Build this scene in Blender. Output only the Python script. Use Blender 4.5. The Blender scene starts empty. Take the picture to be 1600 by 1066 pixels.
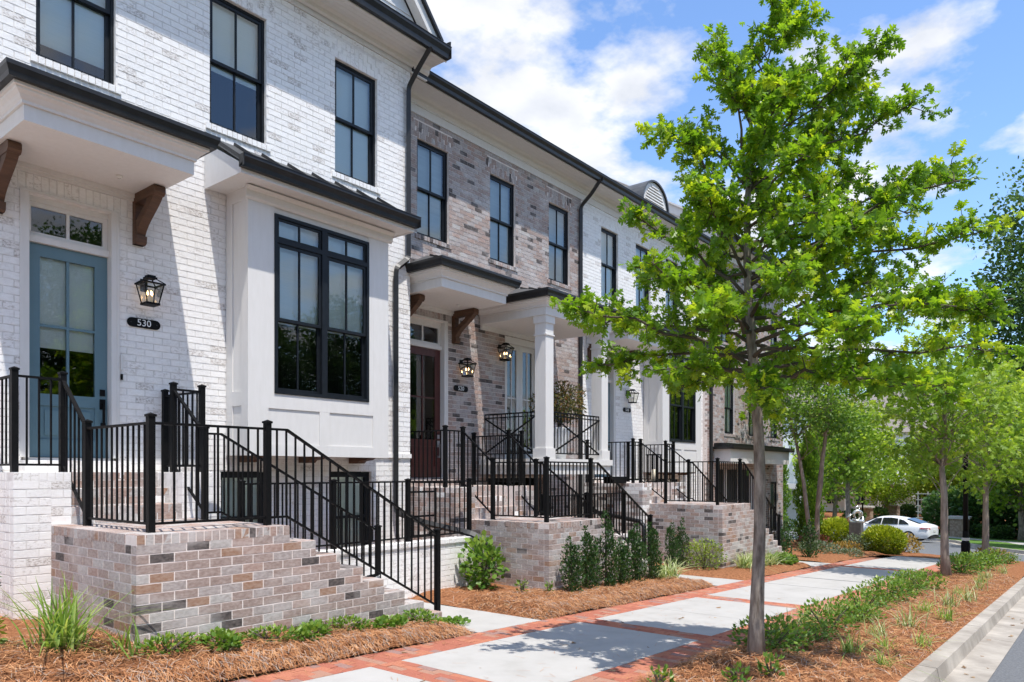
import bpy, math, random
import numpy as np
from mathutils import Vector, Matrix, noise

R = math.radians
rnd = random.Random(11)
nr = np.random.default_rng(5)
sc = bpy.context.scene
col = sc.collection

# ------------------------------------------------------------------ camera
TH = R(38.77)
CT, ST = math.cos(TH), math.sin(TH)
cam_d = bpy.data.cameras.new('camera')
cam = bpy.data.objects.new('camera', cam_d)
col.objects.link(cam)
cam.location = (0, 0, 0)
cam.rotation_euler = (R(90), 0, TH - R(90))
cam_d.sensor_width = 36
cam_d.lens = 36 * 1152 / 1600
cam_d.shift_y = 205 / 1600
cam_d.clip_start = 0.05
cam_d.clip_end = 2000
sc.camera = cam

# ------------------------------------------------------------------ sky, sun, exposure
SUN = Vector((0.40, 1.0, -2.65)).normalized()          # direction the light travels
SUN_EL = math.asin(-SUN.z)
SUN_AZ = math.atan2(-SUN.x, -SUN.y)
world = bpy.data.worlds.new('World')
sc.world = world
world.use_nodes = True
wn, wl = world.node_tree.nodes, world.node_tree.links
wn.clear()
wo = wn.new('ShaderNodeOutputWorld')
bg = wn.new('ShaderNodeBackground')
sky = wn.new('ShaderNodeTexSky')
sky.sky_type = 'NISHITA'
sky.sun_disc = False
sky.sun_elevation = SUN_EL
sky.sun_rotation = SUN_AZ
sky.air_density = 1.0
sky.dust_density = 0.3
sky.ozone_density = 2.0
bg.inputs['Strength'].default_value = 0.15
tc = wn.new('ShaderNodeTexCoord')
sep = wn.new('ShaderNodeSeparateXYZ')
wl.new(tc.outputs['Generated'], sep.inputs[0])


def wmath(op, a, b=None, clamp=False):
    n = wn.new('ShaderNodeMath')
    n.operation = op
    n.use_clamp = clamp
    for i, v in enumerate((a, b)):
        if v is None:
            continue
        if isinstance(v, (int, float)):
            n.inputs[i].default_value = v
        else:
            wl.new(v, n.inputs[i])
    return n.outputs[0]


zz = wmath('ADD', wmath('MAXIMUM', sep.outputs[2], 0.0), 0.16)
comb = wn.new('ShaderNodeCombineXYZ')
wl.new(wmath('DIVIDE', sep.outputs[0], zz), comb.inputs[0])
wl.new(wmath('DIVIDE', sep.outputs[1], zz), comb.inputs[1])
comb.inputs[2].default_value = 91.3
nz = wn.new('ShaderNodeTexNoise')
nz.inputs['Scale'].default_value = 3.0
nz.inputs['Detail'].default_value = 9
nz.inputs['Roughness'].default_value = 0.56
nz.inputs['Distortion'].default_value = 0.0
wl.new(comb.outputs[0], nz.inputs['Vector'])
cr = wn.new('ShaderNodeValToRGB')
cr.color_ramp.elements[0].position = 0.475
cr.color_ramp.elements[0].color = (0, 0, 0, 1)
cr.color_ramp.elements[1].position = 0.60
cr.color_ramp.elements[1].color = (1, 1, 1, 1)
wl.new(nz.outputs[0], cr.inputs[0])
tint = wn.new('ShaderNodeMix')
tint.data_type = 'RGBA'
tint.blend_type = 'MULTIPLY'
tint.inputs[0].default_value = 1
tint.inputs[7].default_value = (0.70, 0.79, 0.90, 1)
wl.new(sky.outputs[0], tint.inputs[6])
mx = wn.new('ShaderNodeMix')
mx.data_type = 'RGBA'
cn = wn.new('ShaderNodeTexNoise')
cn.inputs['Scale'].default_value = 5.5
cn.inputs['Detail'].default_value = 6
wl.new(comb.outputs[0], cn.inputs['Vector'])
cs = wn.new('ShaderNodeValToRGB')
cs.color_ramp.elements[0].position = 0.35
cs.color_ramp.elements[0].color = (2.55, 2.65, 2.85, 1)
cs.color_ramp.elements[1].position = 0.62
cs.color_ramp.elements[1].color = (3.6, 3.6, 3.65, 1)
wl.new(cn.outputs[0], cs.inputs[0])
wl.new(cs.outputs[0], mx.inputs[7])
wl.new(wmath('MULTIPLY', cr.outputs[0], 0.93), mx.inputs[0])
wl.new(tint.outputs[2], mx.inputs[6])
wl.new(mx.outputs[2], bg.inputs['Color'])
wl.new(bg.outputs[0], wo.inputs[0])

sun_d = bpy.data.lights.new('sun', 'SUN')
sun_d.energy = 2.65
sun_d.angle = R(0.53)
sun_d.color = (1.0, 0.955, 0.89)
sun = bpy.data.objects.new('sun', sun_d)
sun.rotation_euler = SUN.to_track_quat('-Z', 'Y').to_euler()
sun.location = (-10, -20, 40)
col.objects.link(sun)

sc.view_settings.view_transform = 'Standard'
sc.view_settings.look = 'None'
sc.view_settings.exposure = 1.08
sc.view_settings.gamma = 1
sc.render.engine = 'CYCLES'
sc.cycles.max_bounces = 8
sc.cycles.transparent_max_bounces = 12
sc.cycles.diffuse_bounces = 4

# ------------------------------------------------------------------ materials
MATS = {}


def mat(name, c1, c2=None, scale=6, rough=0.6, bump=0.0, bscale=60, metal=0.0, spec=0.5,
        ramp=(0.35, 0.65), c3=None, stretch=None, detail=5, emit=None, transl=0.0, world=False, haze=None):
    m = bpy.data.materials.new(name)
    m.use_nodes = True
    n, l = m.node_tree.nodes, m.node_tree.links
    b = n['Principled BSDF']
    b.inputs['Roughness'].default_value = rough
    b.inputs['Metallic'].default_value = metal
    b.inputs['Specular IOR Level'].default_value = spec
    b.inputs['Base Color'].default_value = (*c1, 1)
    t = n.new('ShaderNodeTexCoord')
    oi = n.new('ShaderNodeObjectInfo')
    add = n.new('ShaderNodeVectorMath')
    add.operation = 'MULTIPLY_ADD'
    l.new(oi.outputs['Random'], add.inputs[0])
    add.inputs[1].default_value = (37, 51, 23)
    l.new(t.outputs['Object'], add.inputs[2])
    vec = add.outputs[0]
    if world:
        ge = n.new('ShaderNodeNewGeometry')
        vec = ge.outputs['Position']
    if stretch:
        mp = n.new('ShaderNodeMapping')
        mp.inputs['Scale'].default_value = stretch
        l.new(vec, mp.inputs[0])
        vec = mp.outputs[0]
    if c2:
        tx = n.new('ShaderNodeTexNoise')
        tx.inputs['Scale'].default_value = scale
        tx.inputs['Detail'].default_value = detail
        tx.inputs['Roughness'].default_value = 0.6
        l.new(vec, tx.inputs['Vector'])
        r = n.new('ShaderNodeValToRGB')
        e = r.color_ramp.elements
        e[0].position, e[0].color = ramp[0], (*c1, 1)
        e[1].position, e[1].color = ramp[1], (*c2, 1)
        if c3:
            x = e.new((ramp[0] + ramp[1]) / 2)
            x.color = (*c3, 1)
        l.new(tx.outputs[0], r.inputs[0])
        outc = r.outputs[0]
        if haze:
            hz = n.new('ShaderNodeTexNoise')
            hz.inputs['Scale'].default_value = 2.3
            hz.inputs['Detail'].default_value = 6
            l.new(vec, hz.inputs['Vector'])
            hr = n.new('ShaderNodeMapRange')
            hr.inputs[1].default_value, hr.inputs[2].default_value = .50, .78
            hr.inputs[3].default_value, hr.inputs[4].default_value = 0.0, haze[1]
            l.new(hz.outputs[0], hr.inputs[0])
            hm_ = n.new('ShaderNodeMix')
            hm_.data_type = 'RGBA'
            hm_.inputs[7].default_value = (*haze[0], 1)
            l.new(hr.outputs[0], hm_.inputs[0])
            l.new(outc, hm_.inputs[6])
            outc = hm_.outputs[2]
        l.new(outc, b.inputs['Base Color'])
    if bump:
        bx = n.new('ShaderNodeTexNoise')
        bx.inputs['Scale'].default_value = bscale
        bx.inputs['Detail'].default_value = 4
        l.new(vec, bx.inputs['Vector'])
        bp = n.new('ShaderNodeBump')
        bp.inputs['Strength'].default_value = bump
        bp.inputs['Distance'].default_value = 0.01
        l.new(bx.outputs[0], bp.inputs['Height'])
        l.new(bp.outputs[0], b.inputs['Normal'])
    if emit:
        b.inputs['Emission Color'].default_value = (*emit[0], 1)
        b.inputs['Emission Strength'].default_value = emit[1]
    MATS[name] = m
    return m


def leafmat(name, ca, cb, cc, transl=0.35, rough=0.45, tmul=(1.25, 1.3, 0.6)):
    m = bpy.data.materials.new(name)
    m.use_nodes = True
    n, l = m.node_tree.nodes, m.node_tree.links
    b = n['Principled BSDF']
    b.inputs['Roughness'].default_value = rough
    b.inputs['Specular IOR Level'].default_value = 0.4
    at = n.new('ShaderNodeAttribute')
    at.attribute_name = 'tint'
    r = n.new('ShaderNodeValToRGB')
    e = r.color_ramp.elements
    e[0].position, e[0].color = 0.0, (*ca, 1)
    e[1].position, e[1].color = 1.0, (*cc, 1)
    x = e.new(0.55)
    x.color = (*cb, 1)
    l.new(at.outputs['Fac'], r.inputs[0])
    l.new(r.outputs[0], b.inputs['Base Color'])
    tr = n.new('ShaderNodeBsdfTranslucent')
    mu = n.new('ShaderNodeMix')
    mu.data_type = 'RGBA'
    mu.blend_type = 'MULTIPLY'
    mu.inputs[0].default_value = 1
    mu.inputs[7].default_value = (*tmul, 1)
    l.new(r.outputs[0], mu.inputs[6])
    l.new(mu.outputs[2], tr.inputs[0])
    ms = n.new('ShaderNodeMixShader')
    ms.inputs[0].default_value = transl
    l.new(b.outputs[0], ms.inputs[1])
    l.new(tr.outputs[0], ms.inputs[2])
    l.new(ms.outputs[0], n['Material Output'].inputs[0])
    MATS[name] = m
    return m


def glassmat(name, tcol, refl=1.0):
    m = bpy.data.materials.new(name)
    m.use_nodes = True
    n, l = m.node_tree.nodes, m.node_tree.links
    n.remove(n['Principled BSDF'])
    tr = n.new('ShaderNodeBsdfTransparent')
    tr.inputs[0].default_value = (*tcol, 1)
    gl = n.new('ShaderNodeBsdfGlossy')
    gl.inputs['Roughness'].default_value = 0.015
    fr = n.new('ShaderNodeFresnel')
    fr.inputs[0].default_value = 1.55
    ml = n.new('ShaderNodeMath')
    ml.operation = 'MULTIPLY_ADD'
    ml.inputs[1].default_value = 1.25 * refl
    ml.inputs[2].default_value = 0.055 * refl
    ml.use_clamp = True
    l.new(fr.outputs[0], ml.inputs[0])
    ms = n.new('ShaderNodeMixShader')
    l.new(ml.outputs[0], ms.inputs[0])
    l.new(tr.outputs[0], ms.inputs[1])
    l.new(gl.outputs[0], ms.inputs[2])
    l.new(ms.outputs[0], n['Material Output'].inputs[0])
    MATS[name] = m
    return m


# natural brick palette
bstr = (1, 1, 1.9)
for nm, a, b_ in (('taupe', (.27, .20, .175), (.43, .345, .31)), ('grey', (.31, .265, .25), (.48, .43, .41)),
                  ('pink', (.32, .215, .18), (.46, .35, .305)), ('rust', (.29, .165, .105), (.41, .285, .22)),
                  ('dark', (.055, .047, .047), (.17, .145, .135)), ('pale', (.36, .33, .31), (.53, .50, .48))):
    mat('brick_' + nm, a, b_, scale=24, rough=0.85, bump=0.4, bscale=160, stretch=bstr, spec=0.2, ramp=(.33, .66), world=True, detail=7, haze=((.66, .62, .60), .6))
mat('mortar', (.70, .625, .585), (.80, .73, .69), scale=14, rough=0.95, bump=0.3, bscale=150, spec=0.1, world=True)
# painted (limewashed) brick palette
mat('white_a', (.83, .81, .785), (.90, .885, .865), scale=14, rough=0.8, bump=0.45, bscale=110, stretch=bstr, spec=.2, world=True)
mat('white_b', (.60, .565, .53), (.87, .85, .83), scale=24, rough=0.8, bump=0.5, bscale=110, stretch=bstr, spec=.2, ramp=(.32, .5), world=True)
mat('white_c', (.735, .71, .685), (.865, .85, .83), scale=30, rough=0.8, bump=0.5, bscale=110, stretch=bstr, spec=.2, ramp=(.25, .55), world=True)
mat('white_d', (.45, .405, .37), (.81, .785, .76), scale=36, rough=0.85, bump=0.5, bscale=110, stretch=bstr, spec=.2, ramp=(.36, .56), world=True)
mat('white_mortar', (.62, .59, .56), (.80, .78, .76), scale=9, rough=0.9, bump=0.4, bscale=120, spec=.1, ramp=(.3, .6), world=True)
mat('trim', (.675, .655, .625), (.708, .688, .662), scale=4, rough=0.5, spec=.3, stretch=(4, 4, .9), world=True, bump=.04, bscale=25)
mat('trim_dull', (.58, .56, .535), (.63, .61, .585), scale=2, rough=0.6, spec=.3)
mat('black_metal', (.005, .005, .0055), (.008, .008, .0085), scale=30, rough=0.5, spec=.12)
mat('bronze', (.016, .016, .017), (.024, .024, .025), scale=8, rough=0.36, spec=.35)
mat('bronze_roof', (.055, .057, .060), (.085, .088, .09), scale=5, rough=0.45, spec=.5)
mat('sash', (.008, .010, .013), (.012, .015, .019), scale=10, rough=0.42, spec=.25)
mat('timber', (.070, .032, .016), (.115, .055, .028), scale=4, rough=0.6, stretch=(1, 1, 7), bump=.3, bscale=30)
mat('teal', (.105, .185, .225), (.12, .205, .245), scale=3, rough=0.4)
mat('oxblood', (.060, .014, .012), (.085, .022, .017), scale=4, rough=0.35, stretch=(8, 8, 1))
mat('blind', (.84, .90, .88), (.90, .94, .92), scale=2, rough=.8, stretch=(1, 1, 60))
mat('shade', (.56, .62, .63), (.64, .70, .71), scale=1.5, rough=.9, stretch=(1, 1, 10))
mat('room', (.035, .036, .035), (.06, .058, .05), scale=1.2, rough=.9)
glassmat('glass', (.96, .99, .985))
glassmat('lamp_glass', (.93, .93, .90), .5)
mat('flame', (1, .7, .35), emit=((1, .62, .28), 6))
mat('candle', (.80, .72, .55), (.85, .78, .62), scale=5, rough=.6)
mat('digit', (.80, .80, .79), (.84, .84, .83), scale=9, rough=.5)
mat('concrete', (.365, .35, .325), (.46, .445, .42), scale=2.6, rough=.9, bump=.2, bscale=220, spec=.12, detail=14, c3=(.425, .41, .386), ramp=(.22, .75), world=True)
mat('kerb_concrete', (.29, .26, .225), (.44, .40, .35), scale=2.4, rough=.95, bump=.25, bscale=90, spec=.1)
for nm, a, b_ in (('red', (.34, .112, .072), (.43, .165, .112)), ('orange', (.40, .145, .085), (.49, .205, .13)),
                  ('plum', (.26, .155, .135), (.36, .22, .19)), ('umber', (.33, .175, .125), (.44, .25, .18))):
    mat('paver_' + nm, a, b_, scale=12, rough=.9, bump=.3, bscale=80, spec=.15)
mat('paver_sand', (.26, .12, .08), (.36, .18, .12), scale=30, rough=1, spec=.05)
mat('asphalt', (.115, .12, .128), (.19, .195, .205), scale=45, rough=.95, bump=.5, bscale=300, spec=.2, detail=8)
mat('mulch', (.17, .07, .034), (.36, .165, .08), scale=26, rough=1, bump=.9, bscale=70, spec=.05, detail=9)
mat('straw', (.30, .12, .05), (.62, .34, .17), scale=9, rough=.75, spec=.15, c3=(.46, .215, .095))
mat('straw_dark', (.15, .07, .035), (.30, .15, .075), scale=9, rough=.8, spec=.1)
mat('straw_grey', (.34, .26, .21), (.46, .37, .30), scale=9, rough=.8, spec=.1)
mat('lawn', (.075, .15, .025), (.13, .23, .05), scale=14, rough=1, bump=.6, bscale=120, spec=.1)
mat('earth', (.10, .10, .055), (.16, .17, .085), scale=.3, rough=1, spec=.1)
mat('bark', (.13, .105, .085), (.36, .31, .26), scale=22, rough=.95, bump=1.0, bscale=40, stretch=(1, 1, .22), spec=.1)
mat('bark_pale', (.20, .16, .13), (.36, .30, .25), scale=14, rough=.9, bump=.7, bscale=30, stretch=(1, 1, .25), spec=.1)
mat('twig', (.07, .055, .04), (.11, .09, .06), scale=20, rough=.9)
mat('stone_cap', (.42, .40, .37), (.52, .50, .47), scale=6, rough=.9, bump=.4, bscale=40)
mat('field_stone', (.22, .16, .11), (.40, .32, .25), scale=7, rough=.95, bump=.6, bscale=30, c3=(.30, .22, .16))
mat('shingle', (.18, .155, .135), (.29, .255, .23), scale=12, rough=.95, bump=.6, bscale=30, stretch=(1, 1, 3))
mat('siding', (.60, .60, .60), (.66, .66, .66), scale=2, rough=.6)
mat('siding_dark', (.12, .12, .125), (.16, .16, .165), scale=2, rough=.6)
mat('far_white', (.72, .735, .75), (.78, .79, .80), scale=1, rough=.7)
mat('car_paint', (.76, .77, .79), rough=.22, spec=.6)
mat('car_glass', (.012, .014, .016), rough=.06, spec=.8)
mat('rubber', (.014, .014, .014), rough=.8)
mat('alloy', (.55, .56, .58), rough=.3, metal=.9)
mat('tail_red', (.50, .015, .015), rough=.2)
mat('plate', (.6, .6, .58), rough=.5)
mat('sculpture', (.60, .60, .58), (.78, .78, .76), scale=9, rough=.22, metal=.75)
mat('plinth', (.075, .07, .068), (.12, .115, .11), scale=9, rough=.8, bump=.4, bscale=30)
mat('ceramic', (.68, .69, .70), (.74, .75, .76), scale=2, rough=.35)
mat('pvc', (.014, .014, .015), rough=.35)
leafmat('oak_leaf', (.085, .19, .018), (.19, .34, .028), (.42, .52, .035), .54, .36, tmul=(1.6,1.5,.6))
leafmat('tree_leaf', (.075, .165, .024), (.17, .29, .04), (.32, .43, .07), .46, tmul=(1.4,1.45,.65))
leafmat('lime_leaf', (.13, .24, .024), (.27, .40, .042), (.44, .54, .07), .48, tmul=(1.4,1.4,.65))
leafmat('dark_leaf', (.03, .075, .022), (.065, .14, .038), (.14, .22, .06), .35)
leafmat('holly_leaf', (.026, .07, .018), (.055, .12, .03), (.13, .21, .055), .25, .35)
leafmat('gold_leaf', (.07, .13, .012), (.24, .31, .02), (.50, .52, .045), .35)
leafmat('shrub_leaf', (.065, .15, .022), (.16, .28, .042), (.36, .46, .085), .38, .4)
leafmat('lime_shrub', (.10, .17, .02), (.24, .32, .04), (.40, .46, .09), .3)
leafmat('blade', (.12, .22, .04), (.26, .39, .085), (.50, .57, .20), .42)
leafmat('pale_blade', (.16, .24, .06), (.38, .45, .19), (.66, .66, .42), .3)
leafmat('russet_leaf', (.06, .09, .025), (.13, .12, .035), (.26, .11, .045), .35)
leafmat('rust_shrub', (.12, .04, .03), (.20, .07, .045), (.30, .12, .06), .3)
leafmat('amber_shrub', (.20, .15, .03), (.34, .22, .05), (.45, .30, .09), .3)
leafmat('fallen_leaf', (.16, .09, .045), (.30, .18, .09), (.46, .31, .17), .15, .8)
leafmat('grey_leaf', (.07, .105, .06), (.14, .185, .115), (.23, .28, .19), .3)


# ------------------------------------------------------------------ building helpers
WM = {}


def par(o, p):
    o.parent = p
    if p in WM:
        o.matrix_parent_inverse = WM[p].inverted()


def empty(name, loc, label=None, cat=None, group=None):
    o = bpy.data.objects.new(name, None)
    o.empty_display_size = 0.2
    o.location = loc
    col.objects.link(o)
    WM[o] = Matrix.Translation(Vector(loc))
    tag(o, label, cat, group)
    return o


def tag(o, label=None, cat=None, group=None, kind=None):
    for k, v in (('label', label), ('category', cat), ('group', group), ('kind', kind)):
        if v:
            o[k] = v
    return o


class MB:
    def __init__(s):
        s.v, s.f, s.m, s.mats = [], [], [], []

    def mi(s, m):
        if m not in s.mats:
            s.mats.append(m)
        return s.mats.index(m)

    def add(s, vs, fs, m):
        k = len(s.v)
        s.v += [tuple(v) for v in vs]
        s.f += [tuple(i + k for i in f) for f in fs]
        s.m += [s.mi(m)] * len(fs)
        return s

    def box(s, x0, x1, y0, y1, z0, z1, m):
        return s.add([(x0, y0, z0), (x1, y0, z0), (x1, y1, z0), (x0, y1, z0), (x0, y0, z1), (x1, y0, z1), (x1, y1, z1), (x0, y1, z1)],
                     [(0, 3, 2, 1), (4, 5, 6, 7), (0, 1, 5, 4), (1, 2, 6, 5), (2, 3, 7, 6), (3, 0, 4, 7)], m)

    def quad(s, a, b, c, d, m):
        return s.add([a, b, c, d], [(0, 1, 2, 3)], m)

    def prism(s, prof, axis, a, b, m):
        # prof: list of 2d points; axis 'x': prof=(y,z); 'y': prof=(x,z); 'z': prof=(x,y)
        def pt(p, t):
            return (t, p[0], p[1]) if axis == 'x' else ((p[0], t, p[1]) if axis == 'y' else (p[0], p[1], t))
        n = len(prof)
        vs = [pt(p, a) for p in prof] + [pt(p, b) for p in prof]
        fs = [tuple(range(n))[::-1], tuple(range(n, 2 * n))] + [(i, (i + 1) % n, n + (i + 1) % n, n + i) for i in range(n)]
        return s.add(vs, fs, m)

    def bar(s, p, q, w, h, m, up=(0, 0, 1)):
        p, q = Vector(p), Vector(q)
        d = (q - p).normalized()
        sd = d.cross(Vector(up))
        sd = Vector((1, 0, 0)) if sd.length < 1e-4 else sd.normalized()
        u = sd.cross(d).normalized()
        c = [(-w / 2, -h / 2), (w / 2, -h / 2), (w / 2, h / 2), (-w / 2, h / 2)]
        vs = [p + sd * a + u * b for a, b in c] + [q + sd * a + u * b for a, b in c]
        return s.add(vs, [(3, 2, 1, 0), (4, 5, 6, 7), (0, 1, 5, 4), (1, 2, 6, 5), (2, 3, 7, 6), (3, 0, 4, 7)], m)

    def tube(s, pts, rad, m, n=8, cap=True):
        pts = [Vector(p) for p in pts]
        rr = rad if isinstance(rad, (list, tuple)) else [rad] * len(pts)
        k = len(s.v)
        prev = None
        for i, p in enumerate(pts):
            d = (pts[min(i + 1, len(pts) - 1)] - pts[max(i - 1, 0)]).normalized()
            if prev is None:
                a = d.cross(Vector((0, 0, 1)))
                a = Vector((1, 0, 0)) if a.length < 1e-3 else a.normalized()
            else:
                a = (prev - d * prev.dot(d)).normalized()
            prev = a
            b = d.cross(a)
            for j in range(n):
                t = 2 * math.pi * j / n
                s.v.append(tuple(p + (a * math.cos(t) + b * math.sin(t)) * rr[i]))
        mi = s.mi(m)
        for i in range(len(pts) - 1):
            for j in range(n):
                s.f.append((k + i * n + j, k + i * n + (j + 1) % n, k + (i + 1) * n + (j + 1) % n, k + (i + 1) * n + j))
                s.m.append(mi)
        if cap:
            s.f.append(tuple(k + j for j in range(n))[::-1]); s.m.append(mi)
            e = k + (len(pts) - 1) * n
            s.f.append(tuple(e + j for j in range(n))); s.m.append(mi)
        return s

    def lathe(s, prof, m, n=16, c=(0, 0)):
        k = len(s.v)
        for r, z in prof:
            for j in range(n):
                t = 2 * math.pi * j / n
                s.v.append((c[0] + r * math.cos(t), c[1] + r * math.sin(t), z))
        mi = s.mi(m)
        for i in range(len(prof) - 1):
            for j in range(n):
                s.f.append((k + i * n + j, k + i * n + (j + 1) % n, k + (i + 1) * n + (j + 1) % n, k + (i + 1) * n + j))
                s.m.append(mi)
        s.f.append(tuple(k + j for j in range(n))[::-1]); s.m.append(mi)
        e = k + (len(prof) - 1) * n
        s.f.append(tuple(e + j for j in range(n))); s.m.append(mi)
        return s

    def mesh(s, name, smooth=False):
        me = bpy.data.meshes.new(name)
        me.from_pydata(s.v, [], s.f)
        for m in s.mats:
            me.materials.append(MATS[m])
        me.polygons.foreach_set('material_index', s.m)
        if smooth:
            me.polygons.foreach_set('use_smooth', [True] * len(s.f))
        me.update()
        return me

    def build(s, name, parent=None, smooth=False, loc=None):
        return link(name, s.mesh(name, smooth), parent, loc)


def link(name, me, parent=None, loc=None, matrix=None):
    o = bpy.data.objects.new(name, me)
    if loc is not None:
        o.location = loc
    if matrix is not None:
        o.matrix_basis = matrix
    col.objects.link(o)
    if parent is not None:
        par(o, parent)
    return o


def part(name, parent, m, *boxes):
    b = MB()
    for x in boxes:
        b.box(*x, m)
    return b.build(name, parent)


def copy_tree(root, loc, rotz=0, label=None, scale=None):
    r = root.copy()
    col.objects.link(r)
    r.location = loc
    r.rotation_euler = (0, 0, rotz)
    if scale:
        r.scale = scale if isinstance(scale, tuple) else (scale,) * 3
    if label:
        r['label'] = label
    for ch in list(root.children):
        c = ch.copy()
        col.objects.link(c)
        c.parent = r
        for g in list(ch.children):
            d = g.copy()
            col.objects.link(d)
            d.parent = c
    return r


def inst_mesh(name, tv, tf, M, mats, tints=None, mids=None, smooth=False):
    """many copies of a small template in one mesh; M: (k,4,4)"""
    M = np.asarray(M, dtype=np.float64)
    k, nv = len(M), len(tv)
    T = np.c_[np.asarray(tv, float), np.ones(nv)]
    V = np.einsum('kij,nj->kni', M, T)[:, :, :3].reshape(-1, 3)
    flat = np.concatenate([np.array(f) for f in tf])
    tot = np.array([len(f) for f in tf])
    st = np.concatenate([[0], np.cumsum(tot)[:-1]])
    nl = len(flat)
    li = (flat[None, :] + (np.arange(k) * nv)[:, None]).ravel()
    ls = (st[None, :] + (np.arange(k) * nl)[:, None]).ravel()
    me = bpy.data.meshes.new(name)
    me.vertices.add(k * nv)
    me.vertices.foreach_set('co', V.ravel().astype(np.float32))
    me.loops.add(len(li))
    me.loops.foreach_set('vertex_index', li.astype(np.int32))
    me.polygons.add(len(ls))
    me.polygons.foreach_set('loop_start', ls.astype(np.int32))
    for m in mats:
        me.materials.append(MATS[m])
    if mids is not None:
        me.polygons.foreach_set('material_index', np.repeat(np.asarray(mids, dtype=np.int32), len(tf)))
    me.update(calc_edges=True)
    me.validate()
    if not smooth:
        me.shade_flat()
    if tints is not None:
        a = me.attributes.new('tint', 'FLOAT', 'POINT')
        a.data.foreach_set('value', np.repeat(np.asarray(tints, dtype=np.float32), nv))
    return me


def rand_rots(k, up=None, tilt=1.0):
    """k random rotation matrices (3x3)"""
    q = nr.normal(size=(k, 4))
    q /= np.linalg.norm(q, axis=1)[:, None]
    w, x, y, z = q.T
    return np.stack([1 - 2 * (y * y + z * z), 2 * (x * y - z * w), 2 * (x * z + y * w), 2 * (x * y + z * w), 1 - 2 * (x * x + z * z), 2 * (y * z - x * w),
                     2 * (x * z - y * w), 2 * (y * z + x * w), 1 - 2 * (x * x + y * y)], 1).reshape(k, 3, 3)


def frames(yax, zax):
    """rotation matrices whose y column is yax and whose z column is near zax (k,3)"""
    y = yax / np.linalg.norm(yax, axis=1)[:, None]
    x = np.cross(y, zax)
    x /= (np.linalg.norm(x, axis=1)[:, None] + 1e-9)
    z = np.cross(x, y)
    return np.stack([x, y, z], 2)


def mats44(rot, pos, s):
    k = len(rot)
    M = np.zeros((k, 4, 4))
    M[:, :3, :3] = rot * np.asarray(s).reshape(k, 1, -1)
    M[:, :3, 3] = pos
    M[:, 3, 3] = 1
    return M


def pix(p):
    d = p[0] * CT + p[1] * ST
    return (800 + 1152 * (p[0] * ST - p[1] * CT) / max(d, 1e-3), 738 - 1152 * p[2] / max(d, 1e-3), d)


# ------------------------------------------------------------------ brickwork
COURSE, BL, JT = 0.0822, 0.2135, 0.0105
FACE = {'-Y': Matrix.Identity(4), '-X': Matrix.Rotation(R(-90), 4, 'Z'), '+X': Matrix.Rotation(R(90), 4, 'Z'), '+Z': Matrix.Rotation(R(-90), 4, 'X')}
FN = {'-Y': (0, -1, 0), '-X': (-1, 0, 0), '+X': (1, 0, 0), '+Z': (0, 0, 1)}
NATURAL = ['brick_taupe', 'brick_grey', 'brick_pink', 'brick_rust', 'brick_dark', 'brick_pale']
NAT_W = [34, 26, 16, 5, 8, 11]
WHITE = ['white_a', 'white_b', 'white_c', 'white_d']
WH_W = [46, 16, 32, 6]
PAVER = ['paver_red', 'paver_orange', 'paver_plum', 'paver_umber']
PV_W = [40, 34, 10, 16]


def brick_template(seed):
    r = random.Random(seed)
    cx, cz, e = .004, .012, .0025
    j = lambda a: r.uniform(-a, a)
    v = [(-.5, .09, -.5), (.5, .09, -.5), (.5, .09, .5), (-.5, .09, .5)]
    v += [(x + j(.004), 0.0012, z + j(.012)) for x, z in ((-.5, -.5), (.5, -.5), (.5, .5), (-.5, .5))]
    v += [(x * (1 - 2 * cx) + j(.003), j(.0007), z * (1 - 2 * cz) + j(.010)) for x, z in ((-.5, -.5), (.5, -.5), (.5, .5), (-.5, .5))]
    f = [(8, 9, 10, 11)]
    for a in range(4):
        b = (a + 1) % 4
        f += [(4 + a, 4 + b, 8 + b, 8 + a), (a, b, 4 + b, 4 + a)]
    return v, f


BT = [brick_template(i) for i in range(4)]
BMESH = {}


def brick_mesh(m, k):
    if (m, k) not in BMESH:
        me = bpy.data.meshes.new('brick')
        me.from_pydata(BT[k][0], [], BT[k][1])
        me.materials.append(MATS[m])
        me.update()
        BMESH[(m, k)] = me
    return BMESH[(m, k)]


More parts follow.
